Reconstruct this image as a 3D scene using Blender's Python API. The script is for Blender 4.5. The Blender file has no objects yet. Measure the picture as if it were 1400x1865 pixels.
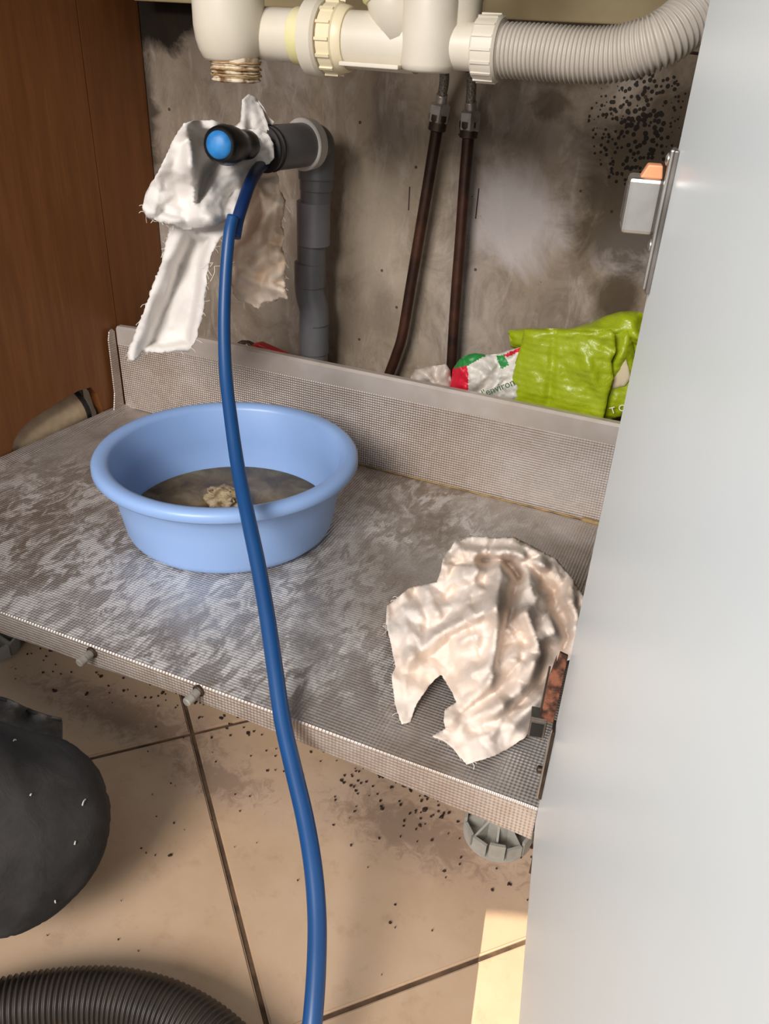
import bpy, bmesh, math, random
from mathutils import Vector, Matrix, noise
from mathutils.geometry import delaunay_2d_cdt
random.seed(7)
SC = bpy.context.scene
COL = SC.collection

# ------------------------------------------------------------------ camera
FPX, CX, CY, CAMZ = 1488.0, 700.0, 932.5, 0.67
R = ((0.91595109, 0.24151553, -0.32047441),
     (0.39875086, -0.45808019, 0.79445597),
     (0.04507047, -0.85547226, -0.51588358))
cd = bpy.data.cameras.new('camera'); cam = bpy.data.objects.new('camera', cd); COL.objects.link(cam)
cd.sensor_fit = 'VERTICAL'; cd.sensor_height = 36.0; cd.sensor_width = 36.0
cd.lens = FPX / 1865.0 * 36.0; cd.clip_start = 0.01
cam.matrix_world = Matrix(((R[0][0], -R[0][1], -R[0][2], 0), (R[1][0], -R[1][1], -R[1][2], 0),
                           (R[2][0], -R[2][1], -R[2][2], CAMZ), (0, 0, 0, 1)))
SC.camera = cam

# ------------------------------------------------------------------ light
w = bpy.data.worlds.new('world'); SC.world = w; w.use_nodes = True
bg = w.node_tree.nodes['Background']; bg.inputs[0].default_value = (0.90, 0.96, 1.0, 1); bg.inputs[1].default_value = 0.6
def area(name, loc, target, size, power, color):
    l = bpy.data.lights.new(name, 'AREA'); l.shape = 'RECTANGLE'; l.size, l.size_y = size; l.energy = power; l.color = color
    o = bpy.data.objects.new(name, l); COL.objects.link(o); o.location = loc
    o.rotation_euler = (Vector(target) - Vector(loc)).to_track_quat('-Z', 'Y').to_euler(); return o
area('kitchen_window_light', (-0.45, -1.75, 1.8), (-0.35, 0.75, 0.25), (1.1, 1.0), 84, (1.0, 0.95, 0.91))
sp = bpy.data.lights.new('sunbeam_light', 'SPOT'); sp.energy = 420; sp.color = (1, .93, .78); sp.spot_size = math.radians(6.4)
sp.spot_blend = .03; sp.shadow_soft_size = .006
so = bpy.data.objects.new('sunbeam_light', sp); COL.objects.link(so); so.location = (.80, .16, 2.3)
so.rotation_euler = (Vector((.01, .325, 0)) - so.location).to_track_quat('-Z', 'Y').to_euler()
SC.view_settings.view_transform = 'Standard'; SC.view_settings.look = 'None'
SC.view_settings.gamma = 1; SC.view_settings.use_curve_mapping = False
SC.view_settings.exposure = 0.0

# ------------------------------------------------------------------ helpers
def ray(px, py):
    v = (px - CX, py - CY, FPX)
    return Vector([sum(R[i][k] * v[k] for k in range(3)) for i in range(3)])
def at(px, py, x=None, y=None, z=None, d=None):
    r = ray(px, py)
    if z is not None: s = (z - CAMZ) / r.z
    elif y is not None: s = y / r.y
    elif x is not None: s = x / r.x
    else: s = d / FPX
    return r * s + Vector((0, 0, CAMZ))

def empty(name, loc, label, cat, group=None):
    o = bpy.data.objects.new(name, None); COL.objects.link(o); o.location = loc
    o.empty_display_size = .02
    o['label'] = label; o['category'] = cat
    if group: o['group'] = group
    o['_b'] = 0
    del o['_b']
    BASE[o.name] = Vector(loc)
    return o
BASE = {}
def obj(name, vf, mat, parent=None, smooth=False, label=None, cat=None, kind=None, group=None, bevel=None, solid=None, subd=0, autos=None):
    verts, faces = vf[0], vf[1]
    b = BASE.get(parent.name, Vector()) if parent else Vector()
    me = bpy.data.meshes.new(name)
    me.from_pydata([Vector(v) - b for v in verts], [], faces); me.update()
    bm = bmesh.new(); bm.from_mesh(me)
    if len(vf) < 4: bmesh.ops.recalc_face_normals(bm, faces=bm.faces)
    bm.to_mesh(me); bm.free()
    o = bpy.data.objects.new(name, me); COL.objects.link(o)
    for m in (mat if isinstance(mat, (list, tuple)) else [mat]): me.materials.append(M[m] if isinstance(m, str) else m)
    if len(vf) > 2 and vf[2] is not None:
        for p, i in zip(me.polygons, vf[2]): p.material_index = i
    if smooth:
        for p in me.polygons: p.use_smooth = True
    if autos is not None:
        me.shade_smooth() if hasattr(me, 'shade_smooth') else None
        me.set_sharp_from_angle(angle=math.radians(autos))
    if parent: o.parent = parent; BASE[o.name] = b
    if label: o['label'] = label
    if cat: o['category'] = cat
    if kind: o['kind'] = kind
    if group: o['group'] = group
    if bevel:
        md = o.modifiers.new('bevel', 'BEVEL'); md.width = bevel; md.segments = 2; md.limit_method = 'ANGLE'; md.angle_limit = math.radians(35)
    if solid:
        md = o.modifiers.new('solid', 'SOLIDIFY'); md.thickness = solid; md.offset = 0
    if subd:
        md = o.modifiers.new('sub', 'SUBSURF'); md.levels = subd; md.render_levels = subd
    return o
def join(*vfs):
    V, F = [], []
    for vf in vfs:
        n = len(V); V += list(vf[0]); F += [tuple(i + n for i in f) for f in vf[1]]
    return V, F
def box(x0, x1, y0, y1, z0, z1):
    V = [Vector(p) for p in ((x0, y0, z0), (x1, y0, z0), (x1, y1, z0), (x0, y1, z0), (x0, y0, z1), (x1, y0, z1), (x1, y1, z1), (x0, y1, z1))]
    return V, [(0, 3, 2, 1), (4, 5, 6, 7), (0, 1, 5, 4), (1, 2, 6, 5), (2, 3, 7, 6), (3, 0, 4, 7)]
def obox(c, ax, ay, az):
    """oriented box: centre and three half-axis vectors"""
    V = []
    for k in (-1, 1):
        for (i, j) in ((-1, -1), (1, -1), (1, 1), (-1, 1)):
            V.append(Vector(c) + Vector(ax) * i + Vector(ay) * j + Vector(az) * k)
    return V, [(0, 3, 2, 1), (4, 5, 6, 7), (0, 1, 5, 4), (1, 2, 6, 5), (2, 3, 7, 6), (3, 0, 4, 7)]
def prism(poly, ext):
    """polygon of 3D points extruded by a vector"""
    n = len(poly); V = [Vector(p) for p in poly] + [Vector(p) + Vector(ext) for p in poly]
    F = [tuple(range(n - 1, -1, -1)), tuple(range(n, 2 * n))] + [(i, (i + 1) % n, n + (i + 1) % n, n + i) for i in range(n)]
    return V, F
def catmull(P, n):
    P = [Vector(p) for p in P]; out = []
    Q = [P[0] * 2 - P[1]] + P + [P[-1] * 2 - P[-2]]
    for i in range(1, len(Q) - 2):
        for k in range(n):
            t = k / n; a, b, c, d = Q[i - 1], Q[i], Q[i + 1], Q[i + 2]
            out.append(.5 * ((2 * b) + (c - a) * t + (2 * a - 5 * b + 4 * c - d) * t * t + (3 * b - a - 3 * c + d) * t ** 3))
    out.append(P[-1]); return out
def resample(P, step):
    L = [0]
    for a, b in zip(P, P[1:]): L.append(L[-1] + (b - a).length)
    n = max(2, int(L[-1] / step)); out = []; j = 0
    for k in range(n + 1):
        s = L[-1] * k / n
        while j < len(L) - 2 and L[j + 1] < s: j += 1
        t = (s - L[j]) / max(1e-9, L[j + 1] - L[j]); out.append(P[j].lerp(P[j + 1], t))
    return out, L[-1]
def sweep(path, rad, seg=16, caps=True, flat=None):
    """tube along path; rad a number or list"""
    n = len(path); V, F = [], []
    T = [(path[min(i + 1, n - 1)] - path[max(i - 1, 0)]).normalized() for i in range(n)]
    up = Vector((0, 0, 1)) if abs(T[0].z) < .9 else Vector((1, 0, 0))
    u = T[0].cross(up).normalized()
    for i in range(n):
        u = (u - T[i] * u.dot(T[i])).normalized(); v = T[i].cross(u)
        r = rad[i] if isinstance(rad, (list, tuple)) else rad
        for k in range(seg):
            a = 2 * math.pi * k / seg; V.append(path[i] + (u * math.cos(a) + v * math.sin(a)) * r)
    for i in range(n - 1):
        for k in range(seg):
            k2 = (k + 1) % seg; F.append((i * seg + k, i * seg + k2, (i + 1) * seg + k2, (i + 1) * seg + k))
    if caps: F += [tuple(range(seg - 1, -1, -1)), tuple((n - 1) * seg + k for k in range(seg))]
    return V, F
def revolve(o, axis, prof, seg=32, caps=True, phase=0):
    """prof: list of (distance along axis, radius)"""
    o, axis = Vector(o), Vector(axis).normalized()
    up = Vector((0, 0, 1)) if abs(axis.z) < .9 else Vector((1, 0, 0))
    u = axis.cross(up).normalized(); v = axis.cross(u); V, F = [], []
    for (t, r) in prof:
        for k in range(seg):
            a = 2 * math.pi * k / seg + phase; V.append(o + axis * t + (u * math.cos(a) + v * math.sin(a)) * r)
    for i in range(len(prof) - 1):
        for k in range(seg):
            k2 = (k + 1) % seg; F.append((i * seg + k, i * seg + k2, (i + 1) * seg + k2, (i + 1) * seg + k))
    if caps: F += [tuple(range(seg - 1, -1, -1)), tuple((len(prof) - 1) * seg + k for k in range(seg))]
    return V, F
def ringed(path, r0, r1, pitch, seg=24, sub=6):
    """corrugated hose along path"""
    P, L = resample(path, pitch / sub)
    return sweep(P, [r0 + (r1 - r0) * (.5 + .5 * math.cos(2 * math.pi * i / sub)) ** .8 for i in range(len(P))], seg)
def inside(p, poly):
    x, y = p[0], p[1]; c = False; j = len(poly) - 1
    for i in range(len(poly)):
        (xi, yi), (xj, yj) = poly[i], poly[j]
        if (yi > y) != (yj > y) and x < (xj - xi) * (y - yi) / (yj - yi) + xi: c = not c
        j = i
    return c
def segdist(p, pl):
    best = 1e9
    for a, b in zip(pl, pl[1:]):
        dx, dy = b[0] - a[0], b[1] - a[1]; t = ((p[0] - a[0]) * dx + (p[1] - a[1]) * dy) / max(1e-9, dx * dx + dy * dy)
        t = min(1, max(0, t)); d = math.hypot(p[0] - a[0] - t * dx, p[1] - a[1] - t * dy)
        best = min(best, d)
    return best
def mesh2d(outline, step, fray=0.0):
    """triangulated planar region, (points, tris, number of outline points)"""
    B = []
    n = len(outline)
    for i in range(n):
        a, b = outline[i], outline[(i + 1) % n]; L = math.hypot(b[0] - a[0], b[1] - a[1]); m = max(1, round(L / step))
        for k in range(m):
            t = k / m; B.append((a[0] + (b[0] - a[0]) * t + random.uniform(-fray, fray), a[1] + (b[1] - a[1]) * t + random.uniform(-fray, fray)))
    nb = len(B); pts = [Vector(p) for p in B]
    xs = [p[0] for p in B]; ys = [p[1] for p in B]; y = min(ys); row = 0; cl = B + [B[0]]
    while y < max(ys):
        x = min(xs) + (row % 2) * step * .5
        while x < max(xs):
            q = (x + random.uniform(-.2, .2) * step, y + random.uniform(-.2, .2) * step)
            if inside(q, B) and segdist(q, cl) > step * .55: pts.append(Vector(q))
            x += step
        y += step * .87; row += 1
    vs, es, fs, *_ = delaunay_2d_cdt(pts, [(i, (i + 1) % nb) for i in range(nb)], [], 0, 1e-6)
    out = []
    for f in fs:
        c = sum((vs[i] for i in f), Vector((0, 0))) / len(f)
        if inside(c, B): out.append(tuple(f))
    return [(v.x, v.y) for v in vs], out, nb, B
def idw(p, ctrl, pw=2.2):
    s = t = 0
    for (x, y, v) in ctrl:
        d = math.hypot(p[0] - x, p[1] - y) + 2; q = d ** -pw; s += q * v; t += q
    return s / t
def creases(p, cr):
    s = 0
    for (pl, amp, wd) in cr:
        d = math.sqrt(segdist(p, pl) ** 2 + 5) - 2.236
        if d < wd: s += amp * (1 - d / wd) ** 1.3
    return s
def pockets(p, pk):
    s = 0
    for (poly, amp, soft) in pk:
        if inside(p, poly): s += amp * min(1, segdist(p, poly + [poly[0]]) / soft)
    return s
def ridged(x, y, sc, seed, oct=3):
    s = 0; a = 1
    for k in range(oct):
        s += a * (1 - 2 * abs(noise.noise(Vector((x * sc, y * sc, seed + 3.1 * k))))); sc *= 2.05; a *= .5
    return s - .9
def facets(x0, x1, y0, y1, step, seed):
    """crumple function: flat facets between random creases, about -1..1"""
    rn = random.Random(seed); pts = []; y = y0 - step
    while y < y1 + step:
        x = x0 - step
        while x < x1 + step:
            pts.append(Vector((x + rn.uniform(-.48, .48) * step, y + rn.uniform(-.48, .48) * step))); x += step
        y += step
    vs, es, fs, *_ = delaunay_2d_cdt(pts, [], [], 0, 1e-6); hs = [rn.uniform(-1, 1) for _ in vs]
    cells = {}
    for f in fs:
        xs = [vs[i].x for i in f]; ys = [vs[i].y for i in f]
        for gx_ in range(int(min(xs) // step), int(max(xs) // step) + 1):
            for gy_ in range(int(min(ys) // step), int(max(ys) // step) + 1): cells.setdefault((gx_, gy_), []).append(f)
    def fn(p):
        for f in cells.get((int(p[0] // step), int(p[1] // step)), ()):
            a, b, c = (vs[i] for i in f); d = (b.y - c.y) * (a.x - c.x) + (c.x - b.x) * (a.y - c.y)
            if abs(d) < 1e-9: continue
            u_ = ((b.y - c.y) * (p[0] - c.x) + (c.x - b.x) * (p[1] - c.y)) / d; v_ = ((c.y - a.y) * (p[0] - c.x) + (a.x - c.x) * (p[1] - c.y)) / d; w_ = 1 - u_ - v_
            if u_ >= -1e-6 and v_ >= -1e-6 and w_ >= -1e-6: return u_ * hs[f[0]] + v_ * hs[f[1]] + w_ * hs[f[2]]
        return 0
    return fn

# ------------------------------------------------------------------ materials
M = {}
def rgb(r, g, b): # sRGB 0-255 -> linear
    f = lambda c: (c / 255 / 12.92) if c <= 10 else ((c / 255 + .055) / 1.055) ** 2.4
    return (f(r), f(g), f(b), 1)
class NT:
    def __init__(s, name, world=False):
        s.m = bpy.data.materials.new(name); s.m.use_nodes = True; s.t = s.m.node_tree; s.b = s.t.nodes['Principled BSDF']; M[name] = s.m
        s.tc = s.n('ShaderNodeTexCoord'); s.co = s.n('ShaderNodeNewGeometry').outputs['Position'] if world else s.tc.outputs['Object']
    def n(s, typ, **k):
        x = s.t.nodes.new(typ)
        for a, v in k.items(): setattr(x, a, v)
        return x
    def l(s, a, b): s.t.links.new(a, b)
    def map(s, scale=(1, 1, 1), rot=(0, 0, 0), loc=(0, 0, 0), geo=False):
        x = s.n('ShaderNodeMapping'); x.inputs['Scale'].default_value = scale; x.inputs['Rotation'].default_value = rot; x.inputs['Location'].default_value = loc
        s.l(s.co, x.inputs['Vector']); return x.outputs[0]
    def noise(s, scale, detail=4, rough=.55, vec=None, dist=0):
        x = s.n('ShaderNodeTexNoise'); x.inputs['Scale'].default_value = scale; x.inputs['Detail'].default_value = detail
        x.inputs['Roughness'].default_value = rough; x.inputs['Distortion'].default_value = dist
        s.l(vec or s.co, x.inputs['Vector']); return x.outputs['Fac']
    def vor(s, scale, vec=None, feature='F1'):
        x = s.n('ShaderNodeTexVoronoi'); x.inputs['Scale'].default_value = scale; x.feature = feature; s.l(vec or s.co, x.inputs['Vector']); return x.outputs['Distance']
    def ramp(s, fac, stops):
        x = s.n('ShaderNodeValToRGB'); s.l(fac, x.inputs[0]); e = x.color_ramp.elements
        while len(e) < len(stops): e.new(.5)
        for i, (p, c) in enumerate(stops):
            e[i].position = p; e[i].color = c if isinstance(c, tuple) else (c, c, c, 1)
        return x.outputs[0]
    def mix(s, fac, a, b):
        x = s.n('ShaderNodeMix', data_type='RGBA')
        for v, i in ((fac, 0), (a, 6), (b, 7)):
            if isinstance(v, (int, float)): x.inputs[i].default_value = v
            elif isinstance(v, tuple): x.inputs[i].default_value = v
            else: s.l(v, x.inputs[i])
        return x.outputs[2]
    def math(s, op, a, b=0.0, c=0.0):
        x = s.n('ShaderNodeMath', operation=op)
        for i, v in enumerate((a, b, c)):
            if isinstance(v, (int, float)): x.inputs[i].default_value = v
            else: s.l(v, x.inputs[i])
        return x.outputs[0]
    def blob(s, c, rx, ry, rz):
        """1 at c falling to 0 on the ellipsoid's edge"""
        x = s.n('ShaderNodeMapping', vector_type='POINT'); x.inputs['Scale'].default_value = (1 / rx, 1 / ry, 1 / rz)
        x.inputs['Location'].default_value = (-c[0] / rx, -c[1] / ry, -c[2] / rz); s.l(s.co, x.inputs['Vector'])
        g = s.n('ShaderNodeVectorMath', operation='LENGTH'); s.l(x.outputs[0], g.inputs[0])
        return s.math('SUBTRACT', 1, g.outputs['Value'])
    def bump(s, h, strength=.3, dist=.001):
        x = s.n('ShaderNodeBump'); x.inputs['Strength'].default_value = strength; x.inputs['Distance'].default_value = dist
        s.l(h, x.inputs['Height']); s.l(x.outputs[0], s.b.inputs['Normal'])
    def set(s, color=None, rough=None, metal=None, spec=None, **k):
        for v, nm in ((color, 'Base Color'), (rough, 'Roughness'), (metal, 'Metallic'), (spec, 'Specular IOR Level')):
            if v is None: continue
            if isinstance(v, (int, float, tuple)): s.b.inputs[nm].default_value = v
            else: s.l(v, s.b.inputs[nm])
        for kk, v in k.items(): s.b.inputs[kk.replace('_', ' ')].default_value = v
def simple(name, c1, c2=None, rough=.5, metal=0, sc=20, bump=0, bsc=None, lo=.35, hi=.65, spec=.5, **k):
    t = NT(name)
    col = t.ramp(t.noise(sc), [(lo, c1), (hi, c2 or c1)])
    t.set(col, rough, metal, spec, **k)
    if bump: t.bump(t.noise(bsc or sc * 6), 1, bump)
    return t

simple('white_plastic', rgb(208, 199, 181), rgb(222, 214, 199), .38, sc=9)
simple('yellow_plastic', rgb(212, 205, 140), rgb(230, 220, 180), .4, sc=16)
simple('cream_nut', rgb(226, 212, 176), rgb(234, 222, 192), .4, sc=12)
simple('thread_dirt', rgb(225, 210, 185), rgb(120, 85, 50), .7, sc=70, lo=.45, hi=.62)
simple('hemp', rgb(130, 95, 55), rgb(190, 160, 115), .9, sc=120)
simple('grey_pvc', rgb(98, 97, 100), rgb(112, 111, 113), .38, sc=14)
simple('grey_pvc_light', rgb(112, 111, 114), rgb(124, 123, 126), .35, sc=14)
simple('white_ring', rgb(196, 190, 182), rgb(214, 208, 200), .45)
simple('rubber', rgb(22, 20, 20), rgb(34, 31, 30), .6)
simple('black_plastic', rgb(16, 16, 18), rgb(24, 24, 26), .3)
simple('blue_cap', rgb(28, 108, 178), rgb(50, 138, 206), .45, sc=70)
simple('hose_grey', rgb(182, 174, 163), rgb(194, 186, 176), .45)
simple('copper_pipe', rgb(44, 30, 24), rgb(84, 52, 38), .45, .5, sc=26)
simple('nut_metal', rgb(150, 142, 134), rgb(188, 180, 172), .35, .55, sc=60)
simple('fitting_dark', rgb(62, 50, 42), rgb(92, 78, 66), .45, .7, sc=60)
t = NT('braid')
v1 = t.vor(420); t.set(t.ramp(v1, [(.1, rgb(70, 62, 56)), (.5, rgb(150, 142, 134))]), .4, .7); t.bump(v1, .6, .0008)
simple('blue_hose', rgb(20, 66, 118), rgb(25, 75, 130), .36, sc=8)
simple('navy_hose', rgb(10, 38, 82), rgb(14, 48, 98), .42, sc=12)
simple('hose_stripe', rgb(12, 48, 96), rgb(16, 56, 108), .4)
simple('vacuum_hose', rgb(44, 37, 32), rgb(58, 50, 43), .45, sc=25)
simple('basin_blue', rgb(144, 176, 226), rgb(150, 182, 231), .36, sc=5, Subsurface_Weight=.06, Subsurface_Scale=.01)
t = NT('dirty_water')
t.set(t.ramp(t.noise(28, 5, dist=.6), [(.32, rgb(84, 60, 28)), (.5, rgb(124, 98, 54)), (.68, rgb(152, 132, 88))]), .25, 0, .12)
simple('sludge', rgb(128, 104, 70), rgb(196, 176, 140), .6, sc=110, bump=.002, bsc=220)
simple('zinc', rgb(176, 172, 166), rgb(198, 194, 188), .32, .9, sc=40)
simple('zinc_dull', rgb(110, 104, 98), rgb(140, 134, 128), .42, .8, sc=40)
simple('rust', rgb(62, 38, 28), rgb(146, 92, 68), .75, .25, sc=120, lo=.38, hi=.6, bump=.001, bsc=260)
simple('orange_plastic', rgb(226, 148, 104), rgb(236, 170, 130), .4)
simple('foot_plastic', rgb(150, 146, 136), rgb(176, 172, 162), .5, sc=40)
simple('peg_grey', rgb(128, 122, 114), rgb(158, 152, 142), .5, sc=90)
simple('red_grip', rgb(168, 22, 20), rgb(196, 34, 28), .35)
simple('beige_pipe', rgb(182, 158, 128), rgb(212, 190, 158), .6, sc=30)
simple('debris', rgb(34, 20, 16), rgb(66, 42, 32), .8, sc=120)
simple('rail_wood', rgb(196, 176, 132), rgb(214, 196, 152), .6, sc=14)
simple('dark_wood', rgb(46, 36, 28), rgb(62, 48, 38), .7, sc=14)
simple('worktop_grey', rgb(150, 140, 126), rgb(168, 158, 144), .6)
simple('patch_cream', rgb(200, 184, 150), rgb(212, 198, 166), .6)
simple('print_red', rgb(206, 24, 50), rgb(216, 34, 58), .45)
simple('print_green', rgb(38, 128, 60), rgb(48, 140, 68), .45)
simple('print_dark', rgb(38, 82, 60), rgb(44, 90, 66), .6)
simple('print_white', rgb(222, 226, 200), rgb(232, 236, 214), .5)
t = NT('bag_white'); t.set(t.ramp(t.noise(20), [(.3, rgb(206, 200, 190)), (.7, rgb(224, 219, 210))]), .4); t.bump(t.noise(90, 5, .6, dist=1.0), .6, .002)
t = NT('bag_clear'); t.set(t.ramp(t.noise(26), [(.3, rgb(176, 162, 150)), (.7, rgb(214, 202, 192))]), .3); t.bump(t.noise(80, 5, .6, dist=1.0), .6, .002)
t = NT('bag_lime')
weave = t.n('ShaderNodeTexWave', bands_direction='Z'); weave.inputs['Scale'].default_value = 40; weave.inputs['Distortion'].default_value = 1.0; t.l(t.co, weave.inputs['Vector'])
t.set(t.ramp(t.noise(12), [(.3, rgb(148, 164, 18)), (.7, rgb(166, 182, 34))]), .32)
hh = t.math('ADD', t.math('MULTIPLY', weave.outputs['Fac'], .25), t.noise(140, 4, .6, dist=.8)); t.bump(hh, .55, .0018)
def clothmat(name, a, b, sc, crk=0):
    t = NT(name)
    t.set(t.ramp(t.noise(sc, 5), [(.35, a), (.65, b)]), .85, 0, .2)
    wx = t.noise(1400, 2); cr = t.noise(60, 4, .6, dist=.6)
    hgt = t.math('ADD', t.math('MULTIPLY', cr, 1.0), t.math('MULTIPLY', wx, .08))
    if crk:
        wv = t.n('ShaderNodeVectorMath', operation='ADD'); t.l(t.co, wv.inputs[0])
        nz = t.n('ShaderNodeTexNoise'); nz.inputs['Scale'].default_value = 30; t.l(t.co, nz.inputs['Vector'])
        sc_ = t.n('ShaderNodeVectorMath', operation='SCALE'); sc_.inputs['Scale'].default_value = .03; t.l(nz.outputs['Color'], sc_.inputs[0]); t.l(sc_.outputs[0], wv.inputs[1])
        hgt = t.math('ADD', hgt, t.math('MULTIPLY', t.math('ADD', t.vor(58, wv.outputs[0]), t.math('MULTIPLY', t.vor(130, wv.outputs[0]), .4)), crk))
    t.bump(hgt, .45, .0014)
clothmat('cloth_white', rgb(222, 216, 210), rgb(232, 227, 222), 14, .15)
clothmat('cloth_beige', rgb(222, 196, 168), rgb(236, 220, 202), 26, .5)
clothmat('cloth_cream', rgb(226, 208, 192), rgb(236, 224, 214), 18, .35)
simple('thread_white', rgb(226, 218, 206), None, .9)
t = NT('trousers'); t.set(t.ramp(t.noise(16, 5), [(.35, rgb(44, 42, 41)), (.68, rgb(70, 67, 65))]), .8, 0, .25)
t.bump(t.math('ADD', t.noise(40, 4, dist=.8), t.math('MULTIPLY', t.noise(1100, 2), .1)), .4, .003)
simple('trouser_grey', rgb(78, 74, 70), rgb(98, 94, 90), .85, sc=30, bump=.001, bsc=300)
simple('lint', rgb(200, 196, 190), None, .9)
t = NT('door_white'); t.set(t.ramp(t.noise(3), [(.3, rgb(240, 247, 249)), (.7, rgb(243, 250, 252))]), .32, 0, .5)
t = NT('door_back'); t.set(rgb(225, 222, 214), .5)
# wood panel
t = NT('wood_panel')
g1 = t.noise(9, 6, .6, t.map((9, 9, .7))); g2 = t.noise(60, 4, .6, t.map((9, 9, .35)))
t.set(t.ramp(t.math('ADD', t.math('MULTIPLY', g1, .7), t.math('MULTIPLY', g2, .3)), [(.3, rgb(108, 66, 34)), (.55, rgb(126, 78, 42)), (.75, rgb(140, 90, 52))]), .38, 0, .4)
# embossed foil
def foil(name, base1, base2, dust):
    t = NT(name, True); ws = []
    for d in 'XYZ':
        x = t.n('ShaderNodeTexWave', bands_direction=d); x.inputs['Scale'].default_value = 92; t.l(t.co, x.inputs['Vector']); ws.append(x.outputs['Fac'])
    h = t.math('ADD', t.math('ADD', ws[0], ws[1]), ws[2])
    h = t.math('ADD', h, t.math('MULTIPLY', t.noise(26, 3), 1.3))
    t.bump(h, .6, .0008)
    dirt = t.ramp(t.noise(6, 6, .62), [(.38, 0.0), (.60, 1.0)])
    base = t.mix(dirt, base1, base2)
    d1 = t.noise(13, 8, .75, t.map((1, .8, 1), (0, 0, .5)), 1.0)
    d2 = t.noise(70, 6, .72, t.map((1, .45, 1), (0, 0, -.35)), .6)
    m = t.math('MULTIPLY', t.ramp(d1, [(.40, 0.0), (.54, 1.0)]), t.ramp(d2, [(.44, 0.0), (.54, 1.0)]))
    if dust:
        zone = t.math('MAXIMUM', t.blob((-.56, .60, .14), .34, .26, .1), t.math('MAXIMUM', t.blob((-.30, .83, .14), .22, .10, .1), t.blob((-.38, .53, .14), .22, .12, .1)))
        zone = t.ramp(zone, [(.0, 0.12), (.4, 1.0)])
        m = t.math('MULTIPLY', m, zone)
    else: m = t.math('MULTIPLY', m, .18)
    m = t.math('MULTIPLY', m, .58)
    t.set(t.mix(m, base, rgb(240, 236, 232)), t.ramp(dirt, [(0, .36), (1, .48)]), t.math('SUBTRACT', .62, t.math('MULTIPLY', m, .6)))
foil('foil_board', rgb(206, 200, 196), rgb(160, 147, 136), True)
foil('foil_lip', rgb(206, 195, 187), rgb(186, 170, 158), False)
simple('foil_edge', rgb(204, 194, 186), rgb(190, 178, 168), .42, .4, sc=20)
simple('glue', rgb(176, 146, 96), rgb(130, 104, 66), .7, sc=90)
# tiles / grout
t = NT('tile', True)
c = t.ramp(t.noise(7, 6, .6), [(.3, rgb(184, 152, 122)), (.5, rgb(194, 164, 135)), (.72, rgb(202, 175, 149))])
c = t.mix(t.math('MULTIPLY', t.ramp(t.noise(38, 5, .7), [(.55, 0.0), (.75, 1.0)]), .35), c, rgb(150, 118, 88))
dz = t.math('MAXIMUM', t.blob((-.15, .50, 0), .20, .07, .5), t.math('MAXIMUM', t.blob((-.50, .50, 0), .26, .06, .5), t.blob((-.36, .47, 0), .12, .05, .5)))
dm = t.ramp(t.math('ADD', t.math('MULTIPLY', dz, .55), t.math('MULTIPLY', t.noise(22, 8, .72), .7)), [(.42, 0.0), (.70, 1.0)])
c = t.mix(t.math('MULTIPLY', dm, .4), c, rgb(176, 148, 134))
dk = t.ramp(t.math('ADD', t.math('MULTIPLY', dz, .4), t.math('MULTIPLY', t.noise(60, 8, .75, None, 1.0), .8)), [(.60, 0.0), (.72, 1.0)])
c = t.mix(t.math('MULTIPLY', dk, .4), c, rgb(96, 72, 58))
t.set(c, t.ramp(t.noise(9), [(.3, .34), (.7, .48)]), 0, .45); t.bump(t.noise(70, 3), .15, .0008)
simple('grout', rgb(72, 52, 36), rgb(104, 80, 58), .9, sc=60)
t = NT('floor_dust'); t.set(t.ramp(t.noise(40), [(.3, rgb(120, 96, 82)), (.7, rgb(150, 124, 108))]), .95)
# plaster wall with stains and mould
t = NT('wall_plaster')
c = t.ramp(t.noise(5.5, 6, .6, t.map((1, 1, .55))), [(.30, rgb(118, 104, 90)), (.5, rgb(142, 128, 114)), (.68, rgb(166, 155, 145))])
c = t.mix(t.math('MULTIPLY', t.ramp(t.noise(3.2, 3, .5, t.map((3.2, 1, .5))), [(.45, 0.0), (.6, 1.0)]), .4), c, rgb(168, 152, 128))
c = t.mix(t.math('MULTIPLY', t.ramp(t.noise(16, 9, .72, t.map((1, 1, .7)), 1.2), [(.46, 0.0), (.66, 1.0)]), .55), c, rgb(98, 84, 70))
c = t.mix(t.math('MULTIPLY', t.ramp(t.noise(24, 8, .7, t.map((1.6, 1, .5), loc=(3, 0, 1)), .8), [(.52, 0.0), (.68, 1.0)]), .5), c, rgb(184, 172, 162))
# pale and dark patches on the plaster
def patch(c, blobs, nsc, lo, hi, col, amt, det=6, dist=.6):
    m = None
    for bb in blobs:
        b = t.blob(*bb); m = b if m is None else t.math('MAXIMUM', m, b)
    nz = t.noise(nsc, det, .65, None, dist)
    f = t.ramp(t.math('ADD', t.math('MULTIPLY', m, .6), t.math('MULTIPLY', nz, .8)), [(lo, 0.0), (hi, 1.0)])
    return t.mix(t.math('MULTIPLY', f, amt), c, col)
WY = 1.03
def WB(px, py, rx, rz):
    p = at(px, py, y=WY); return ((p.x, WY, p.z), rx, .5, rz)
c = patch(c, [WB(930, 400, .10, .10), WB(1150, 450, .06, .06)], 9, .52, .78, rgb(186, 178, 176), .75)
c = patch(c, [WB(690, 420, .07, .16)], 7, .55, .85, rgb(176, 162, 142), .6)
c = patch(c, [WB(1150, 350, .11, .15), WB(1230, 260, .09, .13), WB(1120, 545, .05, .05)], 14, .52, .76, rgb(72, 60, 45), .85, 8, 1.0)
c = patch(c, [WB(1000, 190, .05, .035), WB(1020, 130, .12, .035)], 18, .66, .84, rgb(84, 70, 56), .7, 8, 1.0)
c = patch(c, [WB(265, 200, .035, .20), WB(250, 420, .03, .2)], 16, .6, .82, rgb(60, 48, 38), .85, 8, 1.2)
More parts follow.
